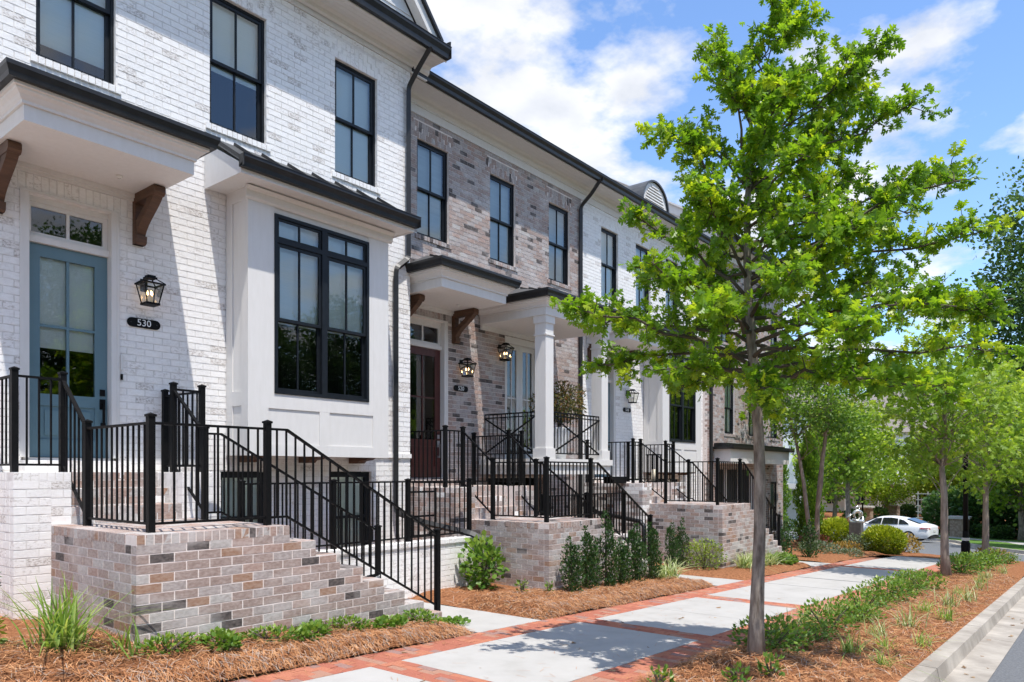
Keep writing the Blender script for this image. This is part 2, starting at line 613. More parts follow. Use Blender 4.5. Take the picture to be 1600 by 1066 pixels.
class Bricks:
    """collects bricks of one thing, then emits the largest as objects and the rest as one field"""

    def __init__(s, pal, wt, name='brick'):
        s.pal, s.wt, s.name, s.r = pal, wt, name, []

    def one(s, face, plane, u, v, lu, lv, roll=0, m=None, jit=.0009):
        p = {'-Y': (u, plane, v), '-X': (plane, u, v), '+X': (plane, u, v), '+Z': (u, v, plane)}[face]
        n = FN[face]
        j = rnd.uniform(-jit, jit)
        p = tuple(p[i] + n[i] * j for i in range(3))
        s.r.append((p, face, lu, lv, roll + rnd.uniform(-.004, .004), m or rnd.choices(s.pal, s.wt)[0]))

    def field(s, face, plane, u0, u1, v0, v1, holes=(), course=COURSE, L=BL, phase=0, flipends=False, top=None, pal=None, stack=False):
        """running bond. holes: (ua,ub,va,vb). top(u0,u1)->v limit function"""
        save = s.pal, s.wt
        if pal:
            s.pal, s.wt = pal
        n = max(1, int(round((v1 - v0) / course)))
        ch = (v1 - v0) / n
        for i in range(n):
            va, vb = v1 - (i + 1) * ch, v1 - i * ch
            vc = (va + vb) / 2
            a0, a1 = u0, u1
            if top:
                a1 = min(a1, top(vc))
                if a1 - a0 < .04:
                    continue
            spans = [(a0, a1)]
            for (ha, hb, hc, hd) in holes:
                if hc < vc < hd:
                    ns = []
                    for (p, q) in spans:
                        if hb <= p or ha >= q:
                            ns.append((p, q))
                        else:
                            if ha - p > .02:
                                ns.append((p, ha))
                            if q - hb > .02:
                                ns.append((hb, q))
                    spans = ns
            off = 0 if stack else ((i + phase) % 2) * L / 2
            for (p, q) in spans:
                k = math.floor((p - u0 - off) / L)
                x = u0 + off + k * L
                while x < q - 1e-6:
                    b0, b1 = max(p, x), min(q, x + L)
                    e0 = JT / 2 if b0 > p + 1e-6 else 0.0
                    e1 = JT / 2 if b1 < q - 1e-6 else 0.0
                    w = b1 - b0 - e0 - e1
                    if w > .025:
                        s.one(face, plane, (b0 + e0 + b1 - e1) / 2, vc, w, ch - JT)
                    x += L
        s.pal, s.wt = save

    def emit(s, parent, limit=300):
        sco = []
        for i, (p, face, lu, lv, roll, m) in enumerate(s.r):
            x, y, d = pix(p)
            n = FN[face]
            cosn = -(n[0] * p[0] + n[1] * p[1] + n[2] * p[2]) / max(1e-3, math.sqrt(p[0] ** 2 + p[1] ** 2 + p[2] ** 2))
            ok = -10 < x < 1610 and -10 < y < 1080 and d > .5 and cosn > 0
            sco.append((lu * lv * cosn / (d * d) if ok else -1, i))
        sco.sort(reverse=True)
        pick = set(i for v, i in sco[:limit] if v > 0)
        rest = {0: [], 1: [], 2: [], 3: []}
        for i, (p, face, lu, lv, roll, m) in enumerate(s.r):
            M = Matrix.Translation(p) @ FACE[face] @ Matrix.Rotation(roll, 4, 'Y') @ Matrix.Diagonal((lu, 1, lv, 1))
            k = i % 4
            if i in pick:
                link(s.name, brick_mesh(m, k), parent, matrix=M)
            else:
                rest[0].append((M, s.pal.index(m) if m in s.pal else 0, m))
        if rest[0]:
            allm = sorted(set(r[2] for r in rest[0]))
            me = inst_mesh(s.name + '_field', BT[0][0], BT[0][1], np.array([np.array(r[0]) for r in rest[0]]), allm, mids=[allm.index(r[2]) for r in rest[0]])
            o = link(s.name + '_field', me, parent)
            o['kind'] = 'stuff'


def slab(b, face, plane, u0, u1, v0, v1, holes, thick, m, setback=.0062):
    """mortar backing with openings"""
    us = sorted(set([u0, u1] + [min(max(h[i], u0), u1) for h in holes for i in (0, 1)]))
    vs = sorted(set([v0, v1] + [min(max(h[i], v0), v1) for h in holes for i in (2, 3)]))
    for i in range(len(us) - 1):
        # merge vertical cells
        run = None
        for j in range(len(vs) - 1):
            uc, vc = (us[i] + us[i + 1]) / 2, (vs[j] + vs[j + 1]) / 2
            hole = any(h[0] < uc < h[1] and h[2] < vc < h[3] for h in holes)
            if not hole:
                run = (run[0], vs[j + 1]) if run else (vs[j], vs[j + 1])
            if (hole or j == len(vs) - 2) and run:
                a, c = run
                if face == '-Y':
                    b.box(us[i], us[i + 1], plane + setback, plane + thick, a, c, m)
                elif face == '-X':
                    b.box(plane + setback, plane + thick, us[i], us[i + 1], a, c, m)
                run = None


def jack_arch(br, plane, x0, x1, z0, h, pal=None):
    """splayed soldier bricks above an opening"""
    save = br.pal, br.wt
    if pal:
        br.pal, br.wt = pal
    n = int(round((x1 - x0 + .10) / .0745))
    xc = (x0 + x1) / 2
    for i in range(n):
        t = (i + .5) / n - .5
        ang = -t * R(30)
        w = (x1 - x0 + .09) / n
        ha = .62 if i % 2 else .36
        for a, c in ((0, ha), (ha, 1)):
            zc = z0 + h * (a + c) / 2
            hh = h * (c - a) - JT
            x = xc + t * (x1 - x0 + .09) - math.tan(ang) * 0 + t * .16 * ((a + c) / 2)
            br.one('-Y', plane, x, zc, w * (1 + .16 * (a + c) / 2 / (x1 - x0 + .09)) - JT * .9, hh, roll=-ang * .55 * -1)
    br.pal, br.wt = save


def row_lock(br, face, plane, u0, u1, vc, lv, w=.0745, m=None):
    n = max(1, int(round((u1 - u0) / w)))
    w = (u1 - u0) / n
    for i in range(n):
        br.one(face, plane, u0 + (i + .5) * w, vc, w - JT, lv, m=m)


# ------------------------------------------------------------------ terrain
def zg(X):
    if X < 22:
        return -1.545 - .04 * X
    if X < 60:
        return -2.425 - .056 * (X - 22)
    return -4.553


def sheet(b, poly_x, y0, y1, dz, m, ny=1):
    """strip that follows the slope between the x stations"""
    for i in range(len(poly_x) - 1):
        a, c = poly_x[i], poly_x[i + 1]
        b.quad((a, y0, zg(a) + dz), (c, y0, zg(c) + dz), (c, y1, zg(c) + dz), (a, y1, zg(a) + dz), m)


XS = [-60, -30, -10, 0, 8, 16, 22, 30, 40, 50, 60, 90, 140, 300]
b = MB()
ysteps = [-200, -60, -20, -8, 0, 6, 12, 24, 60, 140, 320]
for i in range(len(XS) - 1):
    for j in range(len(ysteps) - 1):
        a, c = XS[i], XS[i + 1]
        b.quad((a, ysteps[j], zg(a) - .32), (c, ysteps[j], zg(c) - .32), (c, ysteps[j + 1], zg(c) - .32), (a, ysteps[j + 1], zg(a) - .32), 'earth')
tag(b.build('ground'), kind='structure')


def strip_mesh(name, left, right, dz, m, sub=1):
    """sheet between two polylines with the same number of points"""
    b = MB()
    for i in range(len(left) - 1):
        for k in range(sub):
            f0, f1 = k / sub, (k + 1) / sub
            P = []
            for (A, t) in ((i, f0), (i + 1, f0), (i + 1, f1), (i, f1)):
                x = left[A][0] * (1 - t) + right[A][0] * t
                y = left[A][1] * (1 - t) + right[A][1] * t
                P.append((x, y, zg(x) + dz))
            b.quad(*P, m)
    return b.build(name)


inner = [(-40, .88), (-10, .88), (8, .88), (16, .88), (20, .88), (22.5, .95), (24.6, 1.25), (26.2, 2.0), (27.4, 3.3), (28.9, 4.8), (30.2, 6.3), (32.5, 10), (35, 16), (38, 26), (42, 42)]
outer = [(-40, -7.6), (-10, -7.6), (8, -7.6), (16, -7.6), (20, -7.0), (25, -5.2), (30, -2.0), (36.6, 2.55), (40.8, 4.6), (45, 5.9), (49.8, 7.1), (56, 11.3), (63, 18), (69, 30), (74, 48)]
tag(strip_mesh('street', inner, outer, -.15, 'asphalt', 4), kind='structure')


def offset(pl, d):
    out = []
    for i, p in enumerate(pl):
        a, c = pl[max(0, i - 1)], pl[min(len(pl) - 1, i + 1)]
        dx, dy = c[0] - a[0], c[1] - a[1]
        n = math.hypot(dx, dy)
        out.append((p[0] - dy / n * d, p[1] + dx / n * d))
    return out


def kerb_line(name, pl, side, pan, topw=.19):
    """gutter pan + kerb; side +1: kerb lies to the left of the polyline"""
    b = MB()
    p0, p1 = pl, offset(pl, side * pan)
    p2 = offset(pl, side * (pan + .03))
    p3 = offset(pl, side * (pan + topw))
    lay = [(p0, -.146), (p1, -.14), (p2, .0), (p3, .006), (p3, -.2)]
    for (a, za), (c, zc) in zip(lay, lay[1:]):
        for i in range(len(pl) - 1):
            q = [(a[i][0], a[i][1], zg(a[i][0]) + za), (a[i + 1][0], a[i + 1][1], zg(a[i + 1][0]) + za),
                 (c[i + 1][0], c[i + 1][1], zg(c[i + 1][0]) + zc), (c[i][0], c[i][1], zg(c[i][0]) + zc)]
            b.quad(*(q if side > 0 else q[::-1]), 'kerb_concrete')
    return b.build(name)


def densify(pl, step):
    out = []
    for a, c in zip(pl, pl[1:]):
        n = max(1, int(math.hypot(c[0] - a[0], c[1] - a[1]) / step))
        out += [(a[0] + (c[0] - a[0]) * i / n, a[1] + (c[1] - a[1]) * i / n) for i in range(n)]
    return out + [pl[-1]]


# near kerb cast in 3 m lengths with open joints
kroot = empty('kerb', (8, 1.3, zg(8)))
kroot['kind'] = 'structure'
cut = densify(inner[1:], 1.5)
k = 0
while k < len(cut) - 1:
    seg = [list(p) for p in cut[k:k + 3]]
    if len(seg) < 2:
        break
    a, c = seg[-2], seg[-1]
    n = math.hypot(c[0] - a[0], c[1] - a[1])
    seg[-1] = [c[0] - (c[0] - a[0]) / n * .012, c[1] - (c[1] - a[1]) / n * .012]
    o = kerb_line('kerb_stone', seg, 1, .33)
    par(o, kroot)
    k += 2
far_k = kerb_line('far_kerb', densify(outer, 3), -1, .3)
far_k['kind'] = 'structure'

# ------------------------------------------------------------------ sidewalk
walk = empty('sidewalk', (8, 4.2, zg(8)))
walk['kind'] = 'structure'
IN0, IN1, OUT0, OUT1 = 5.05, 5.45, 3.48, 3.07
slabs = [(-12, -6.4), (-6.05, -2.7), (-2.35, .95), (1.30, 4.29), (4.65, 6.02), (6.028, 7.62), (7.96, 9.4), (9.408, 10.95), (11.36, 13.92), (13.95, 15.62), (15.70, 19.1), (19.45, 22.4), (22.42, 25.4)]


def tilted(b, x0, x1, y0, y1, dz, th, m):
    vs = [(x0, y0, zg(x0) + dz - th), (x1, y0, zg(x1) + dz - th), (x1, y1, zg(x1) + dz - th), (x0, y1, zg(x0) + dz - th)]
    vs += [(p[0], p[1], p[2] + th) for p in vs]
    b.add(vs, [(0, 3, 2, 1), (4, 5, 6, 7), (0, 1, 5, 4), (1, 2, 6, 5), (2, 3, 7, 6), (3, 0, 4, 7)], m)


for (a, c) in slabs:
    b = MB()
    tilted(b, a, c, OUT0 + .004, IN0 - .004, 0, .12, 'concrete')
    b.build('slab', walk)
b = MB()
for a, c in zip([-12, 0, 10, 22], [0, 10, 22, 24]):
    tilted(b, a, c, OUT1 - .02, OUT0, -.010, .1, 'paver_sand')
    tilted(b, a, c, IN0, IN1 + .02, -.010, .1, 'paver_sand')
cross = [(-6.4, -6.05), (-2.7, -2.35), (.95, 1.30), (4.29, 4.65), (7.62, 7.96), (10.95, 11.36), (19.1, 19.45)]
for (a, c) in cross:
    tilted(b, a, c, OUT0, IN0, -.010, .1, 'paver_sand')
b.build('paver_bed', walk)
pv = Bricks(PAVER, PV_W, 'paver')
SL = math.atan(.04)


def pave(x0, x1, y0, y1, along):
    lx, ly = (.2, .1) if along == 'x' else (.1, .2)
    nx, ny = max(1, round((x1 - x0) / lx)), max(1, round((y1 - y0) / ly))
    lx, ly = (x1 - x0) / nx, (y1 - y0) / ny
    for i in range(nx):
        for j in range(ny):
            ox = (lx / 2 if j % 2 else 0) if along == 'x' else 0
            oy = (ly / 2 if i % 2 else 0) if along == 'y' else 0
            cells = [(y0 + j * ly + oy, y0 + (j + 1) * ly + oy)]
            if oy and j == ny - 1:
                cells = [(y0 + j * ly + oy, y1), (y0, y0 + oy)]
            xc = x0 + (i + .5) * lx + ox
            if xc + lx / 2 > x1 + .01:
                xc, w = (x0 + i * lx + ox + x1) / 2, x1 - x0 - i * lx - ox
            else:
                w = lx
            for (ya, yb) in cells:
                if yb - ya > .03 and w > .03:
                    pv.one('+Z', zg(xc), xc, (ya + yb) / 2, w - .006, yb - ya - .006, jit=.003)


pave(-6, 22, IN0, IN1, 'y')
pave(-6, 22, OUT1, OUT0, 'y')
for (a, c) in cross[1:]:
    pave(a + .003, c - .003, OUT0, IN0, 'y')
pv.emit(walk, 300)

# ------------------------------------------------------------------ planting beds and pine straw
paths = [(6.2, 7.38, 5.45, 7.9), (12.75, 14.0, 5.45, 8.2), (18.6, 19.9, 5.45, 8.2)]
for (x0, x1, y0, y1) in paths:
    b = MB()
    tilted(b, x0, x1, y0 + .006, y1, -.001, .12, 'concrete')
    tag(b.build('garden_path'), kind='structure')


def bedz(x, y):
    z = zg(x)
    if y > 5:                                    # house side
        e = min(1, max(0, (y - 5.46) / .22))
        z += .01 + .085 * math.sin(e * math.pi / 2)
        z += .16 * max(0, min(1, (5.6 - x) / 2.6)) * min(1, max(0, (y - 5.5) / .8))
        for (x0, x1, y0, y1) in paths:
            d = max(x0 - x, x - x1, 0)
            if y < y1 + .1:
                z -= (.085 + .02) * max(0, 1 - d / .35)
    else:
        e = min(1, max(0, (y - 1.42) / .25)) * min(1, max(0, (3.06 - y) / .25))
        z += -.01 + .07 * e
        z += .10 * math.exp(-((x - 6.6) ** 2 + (y - 2.46) ** 2) / .35)
        if x > 19.5:
            z += .02
    z += .025 * noise.noise((x * 1.7, y * 1.7, 0)) + .012 * noise.noise((x * 6, y * 6, 3))
    return z


def in_path(x, y, g=.0):
    return any(x0 - g < x < x1 + g and y0 - g < y < y1 + g for (x0, x1, y0, y1) in paths)


def bed(name, x0, x1, y0, y1, st, clip=None):
    nx, ny = int((x1 - x0) / st), int((y1 - y0) / st)
    b = MB()
    idx = {}
    for i in range(nx + 1):
        for j in range(ny + 1):
            x, y = x0 + (x1 - x0) * i / nx, y0 + (y1 - y0) * j / ny
            idx[(i, j)] = len(b.v)
            b.v.append((x, y, bedz(x, y)))
    mi = b.mi('mulch')
    for i in range(nx):
        for j in range(ny):
            x, y = x0 + (x1 - x0) * (i + .5) / nx, y0 + (y1 - y0) * (j + .5) / ny
            if in_path(x, y) or (clip and not clip(x, y)):
                continue
            b.f.append((idx[(i, j)], idx[(i + 1, j)], idx[(i + 1, j + 1)], idx[(i, j + 1)]))
            b.m.append(mi)
    o = b.build(name, smooth=True)
    o['kind'] = 'structure'
    return o


def left_of_inner(x, y):
    if x < 20:
        return y > 1.4
    for (a, c) in zip(inner, inner[1:]):
        if min(a[1], c[1]) <= y <= max(a[1], c[1]) + 1e-6 and a[0] >= 20:
            t = (y - a[1]) / max(1e-6, c[1] - a[1])
            return x < a[0] + (c[0] - a[0]) * t - .5
    return y > 1.4


bed('planting_bed', -6, 19.9, 5.46, 9.75, .10)
bed('verge_bed', -6, 20, 1.40, 3.07, .08)
bed('corner_bed', 20, 38, 5.46, 26, .3, left_of_inner)
bed('corner_verge', 20, 29, 1.30, 5.46, .15, lambda x, y: left_of_inner(x, y) and not (x < 25.4 and 3.07 < y < 5.46))

# pine straw needles
def straw(name, n, area, m, lmin=.10, lmax=.22, w=.0045, keep=None):
    P, ang, ln, tl = [], [], [], []
    while len(P) < n:
        x, y = area()
        if keep and not keep(x, y):
            continue
        P.append((x, y, bedz(x, y) + rnd.uniform(.004, .022)))
    P = np.array(P)
    k = len(P)
    a = nr.uniform(0, 2 * np.pi, k)
    tilt = nr.normal(0, .16, k)
    yv = np.stack([np.cos(a) * np.cos(tilt), np.sin(a) * np.cos(tilt), np.sin(tilt)], 1)
    zv = np.stack([nr.normal(0, .25, k), nr.normal(0, .25, k), np.ones(k)], 1)
    s = np.stack([np.full(k, w) * nr.uniform(.7, 1.4, k), nr.uniform(lmin, lmax, k), nr.uniform(.02, .08, k)], 1)
    tv = [(-.5, -.5, 0), (.5, -.5, 0), (.5, 0, .35), (-.5, 0, .35), (.35, .5, 0), (-.35, .5, 0)]
    rot = frames(yv, zv)
    M = np.zeros((k, 4, 4))
    M[:, :3, :3] = rot * s[:, None, :]
    M[:, :3, 3] = P
    M[:, 3, 3] = 1
    me = inst_mesh(name, tv, [(0, 1, 2, 3), (3, 2, 4, 5)], M, [m, 'straw_dark', 'straw_grey'], mids=nr.choice(3, k, p=[.68, .20, .12]))
    o = link(name, me)
    tag(o, kind='stuff')
    return o


def near_house():
    x = -1.5 + 15.5 * rnd.random() ** 1.25
    y = 5.44 + (1.5 if rnd.random() < .75 else 3.6) * rnd.random() ** 1.1
    return x, y


o = straw('pine_straw', 30000, near_house, 'straw', keep=lambda x, y: not in_path(x, y, .03))
tag(o, 'orange pine straw mulch heaped in the beds before the stoops', 'mulch')
o = straw('pine_straw', 17000, lambda: (4.5 + 15 * rnd.random() ** 1.5, 1.42 + 1.62 * rnd.random()), 'straw')
tag(o, 'orange pine straw mulch on the verge between pavers and kerb', 'mulch')
# rolled outer lip of the straw: needles combed towards the pavers
P, Yv, S = [], [], []
for i in range(9000):
    x = -1 + 14 * rnd.random() ** 1.2
    if in_path(x, 5.6, .05):
        continue
    y = 5.47 + .18 * rnd.random()
    P.append((x, y, bedz(x, y) + rnd.uniform(0, .03)))
    Yv.append((rnd.gauss(0, .5), -1, rnd.gauss(-.35, .35)))
    S.append((rnd.uniform(.003, .006), rnd.uniform(.08, .18), rnd.uniform(.02, .09)))
P, Yv, S = np.array(P), np.array(Yv), np.array(S)
rot = frames(Yv, np.tile([0, -.5, 1.0], (len(P), 1)) + nr.normal(0, .2, (len(P), 3)))
M = np.zeros((len(P), 4, 4)); M[:, :3, :3] = rot * S[:, None, :]; M[:, :3, 3] = P; M[:, 3, 3] = 1
o = link('pine_straw', inst_mesh('pine_straw', [(-.5, -.5, 0), (.5, -.5, 0), (.5, 0, .35), (-.5, 0, .35), (.35, .5, 0), (-.35, .5, 0)], [(0, 1, 2, 3), (3, 2, 4, 5)], M, ['straw', 'straw_grey'],
         mids=(nr.random(len(P)) < .22).astype(int)))
tag(o, 'rolled edge of pine straw hanging over the red pavers', 'mulch', kind='stuff')

# ================================================================== HOUSES
def frame_boxes(b, x0, x1, z0, z1, y0, y1, w, m):
    b.box(x0, x0 + w, y0, y1, z0, z1, m)
    b.box(x1 - w, x1, y0, y1, z0, z1, m)
    b.box(x0 + w, x1 - w, y0 + .001, y1 - .001, z1 - w, z1, m)
    b.box(x0 + w, x1 - w, y0 + .001, y1 - .001, z0, z0 + w, m)


def pane(win, x0, x1, y, z0, z1, name='pane'):
    b = MB()
    b.quad((x0, y, z0), (x1, y, z0), (x1, y, z1), (x0, y, z1), 'glass')
    return b.build(name, win)


def room(win, x0, x1, z0, z1, y0, depth=1.6):
    b = MB()
    y1 = y0 + depth
    x0, x1, z0, z1 = x0 - .25, x1 + .25, z0 - .25, z1 + .2
    b.quad((x0, y1, z0), (x0, y1, z1), (x1, y1, z1), (x1, y1, z0), 'room')
    b.quad((x0, y0, z0), (x0, y0, z1), (x0, y1, z1), (x0, y1, z0), 'room')
    b.quad((x1, y0, z0), (x1, y1, z0), (x1, y1, z1), (x1, y0, z1), 'room')
    b.quad((x0, y0, z1), (x1, y0, z1), (x1, y1, z1), (x0, y1, z1), 'room')
    b.quad((x0, y0, z0), (x0, y1, z0), (x1, y1, z0), (x1, y0, z0), 'room')
    b.build('room', win)


def sash(win, x0, x1, z0, z1, y, nv=1, nh=0, w=.042, m='sash', d=.035):
    b = MB()
    frame_boxes(b, x0, x1, z0, z1, y, y + d, w, m)
    b.build('sash', win)
    gx = [x0 + w + (x1 - x0 - 2 * w) * i / (nv + 1) for i in range(nv + 2)]
    gz = [z0 + w + (z1 - z0 - 2 * w) * i / (nh + 1) for i in range(nh + 2)]
    for x in gx[1:-1]:
        part('muntin', win, m, (x - .011, x + .011, y + .004, y + d - .004, z0 + w, z1 - w))
    for z in gz[1:-1]:
        part('muntin', win, m, (x0 + w, x1 - w, y + .006, y + d - .006, z - .011, z + .011))
    for i in range(nv + 1):
        for j in range(nh + 1):
            pane(win, gx[i] + (.011 if i else 0), gx[i + 1] - (.011 if i < nv else 0), y + d * .5, gz[j] + (.011 if j else 0), gz[j + 1] - (.011 if j < nh else 0))


def hung_window(house, x0, x1, z0, z1, y, blind=.5, bm='blind', nv=1, label=None):
    b = MB()
    frame_boxes(b, x0, x1, z0, z1, y, y + .13, .034, 'sash')
    win = b.build('window', house)
    if label:
        win['label'] = label
    zm = (z0 + z1) / 2
    sash(win, x0 + .034, x1 - .034, zm - .02, z1 - .034, y + .012, nv)
    sash(win, x0 + .034, x1 - .034, z0 + .034, zm + .02, y + .050, nv)
    if blind > 0:
        zb = z1 - .05 - (z1 - z0 - .1) * blind
        part('blind', win, bm, (x0 + .05, x1 - .05, y + .092, y + .096, zb, z1 - .05))
    room(win, x0, x1, z0, z1, y + .135)
    return win


def sill(br, plane, x0, x1, z):
    row_lock(br, '-Y', plane - .022, x0 - .06, x1 + .06, z - .046, .080)


def brick_house(name, label, cat, X0, X1, Yf, Z0, Ztop, wins, extra_holes, pal, wt, mort, limit=300, arches=True, sub=()):
    """front wall with openings; wins: (x0,x1,z0,z1,blind,mat)"""
    h = empty(name, ((X0 + X1) / 2, Yf, Z0), label, cat)
    holes = [w[:4] for w in wins] + list(extra_holes)
    b = MB()
    slab(b, '-Y', Yf, X0, X1, Z0, Ztop, holes, .26, mort)
    wall = b.build('wall', h)
    br = Bricks(pal, wt)
    bh = list(holes)
    for w in wins:
        if arches:
            jh = .30
            bh.append((w[0] - .09, w[1] + .09, w[3], w[3] + jh))
            jack_arch(br, Yf, w[0] - .03, w[1] + .03, w[3], jh)
        bh.append((w[0] - .06, w[1] + .06, w[2] - .088, w[2]))
        sill(br, Yf, w[0], w[1], w[2])
    br.field('-Y', Yf, X0, X1, Z0, Ztop, bh + list(sub))
    # brick returns inside the openings face the street edge only; emit
    for w in wins:
        hung_window(h, *w[:4], Yf + .055, w[4], w[5])
    return h, wall, br


def cornice(h, X0, X1, Yf, Zf, Zg0, Zg1, over, left_end=True, right_end=True):
    """frieze boards, soffit, crown and gutter along the eave"""
    part('frieze', h, 'trim', (X0, X1, Yf - .022, Yf + .02, Zf, Zf + (Zg0 - Zf) * .52), (X0, X1, Yf - .040, Yf + .02, Zf + (Zg0 - Zf) * .52, Zg0 + .03))
    b = MB()
    yo = Yf - over + .13
    b.prism([(Yf - .04, Zg0 - .10), (Yf - .075, Zg0 - .07), (Yf - .085, Zg0 - .02), (Yf - .13, Zg0 + .02), (Yf - .04, Zg0 + .02)], 'x', X0, X1, 'trim')
    b.build('crown_moulding', h)
    b = MB()
    n = 5
    ys = [yo + .02 + (Yf - .03 - yo - .02) * i / n for i in range(n + 1)]
    for i in range(n):
        b.box(X0, X1, ys[i] + .0015, ys[i + 1] - .0015, Zg0 + .021, Zg0 + .04, 'trim')
    b.box(X0, X1, yo, yo + .02, Zg0 - .006, Zg1 - .03, 'trim')
    b.build('soffit', h)
    gutter(h, X0, X1, yo, Zg0 + .012, Zg1)


def gutter(h, X0, X1, yb, z0, z1, nm='gutter'):
    b = MB()
    d = .115
    hh = z1 - z0
    prof = [(yb, z0), (yb - d * .62, z0), (yb - d * .70, z0 + hh * .35), (yb - d, z0 + hh * .72), (yb - d, z1 - .012), (yb - d - .008, z1 - .010), (yb - d - .008, z1), (yb - d + .006, z1),
            (yb - d + .008, z0 + hh * .75), (yb - d * .6, z0 + hh * .3), (yb - .01, z0 + .01), (yb - .01, z1), (yb, z1)]
    b.prism(prof, 'x', X0, X1, 'bronze')
    b.box(X0, X0 + .004, yb - d, yb, z0 + .004, z1 - .004, 'bronze')
    b.box(X1 - .004, X1, yb - d, yb, z0 + .004, z1 - .004, 'bronze')
    return b.build(nm, h)


def downspout(h, pts, w=.085, m='bronze'):
    b = MB()
    pts = [Vector(p) for p in pts]
    sm = [pts[0]]
    for i in range(1, len(pts) - 1):
        p, a, c = pts[i], pts[i - 1], pts[i + 1]
        r = min(.07, (a - p).length / 2.2, (c - p).length / 2.2)
        A, Cc = p + (a - p).normalized() * r, p + (c - p).normalized() * r
        for k in range(4):
            t = k / 3
            sm.append(A * (1 - t) ** 2 + p * 2 * t * (1 - t) + Cc * t * t)
    sm.append(pts[-1])
    b.tube(sm, [w * .62] * len(sm), m, 4)
    return b.build('downspout', h)


def bracket(h, xc, Yf, zt, hgt=.60, proj=.56, w=.125):
    b = MB()
    x0, x1 = xc - w / 2, xc + w / 2
    b.prism([(Yf - .001, zt - .001), (Yf - .075, zt - .001), (Yf - .075, zt - hgt + .05), (Yf - .06, zt - hgt), (Yf - .001, zt - hgt)], 'x', x0 + .004, x1 - .004, 'timber')
    b.prism([(Yf - .075, zt - .002), (Yf - proj, zt - .002), (Yf - proj - .02, zt - .025), (Yf - proj - .02, zt - .085), (Yf - proj + .01, zt - .115), (Yf - .075, zt - .115)], 'x', x0, x1, 'timber')
    # curved brace
    outer_, inner_ = [], []
    for i in range(9):
        t = i / 8 * math.pi / 2
        cy, cz = Yf - proj + .02, zt - hgt + .06
        ry, rz = proj - .02 - .135, hgt - .06 - .105
        outer_.append((Yf - proj + .05 + (1 - math.cos(t)) * (proj - .16), zt - .10 - math.sin(t) * (hgt - .18)))
    # concave arc from arm tip down to wall foot
    po = [(Yf - proj + .03, zt - .115)]
    pi_ = [(Yf - proj + .20, zt - .115)]
    for i in range(1, 9):
        t = i / 8
        y = Yf - proj + .03 + (proj - .125) * (t ** 1.9)
        y = Yf - proj + .03 + (proj - .115) * math.sin(t * math.pi / 2) ** 1.35
        z = zt - .115 - (hgt - .18) * t
        po.append((y, z))
        pi_.append((min(y + .15 * (1 - t) + .11 * t, Yf - .03), z + .05 * t))
    for i in range(8):
        b.prism([po[i], pi_[i], pi_[i + 1], po[i + 1]][::-1], 'x', x0 + .008, x1 - .008, 'timber')
    b.prism([(Yf - .001, zt - hgt), (Yf - .075, zt - hgt), (Yf - .11, zt - hgt + .02), (Yf - .12, zt - hgt + .10), (Yf - .076, zt - hgt + .11), (Yf - .076, zt - hgt + .002)], 'x', x0, x1, 'timber')
    return b.build('bracket', h)


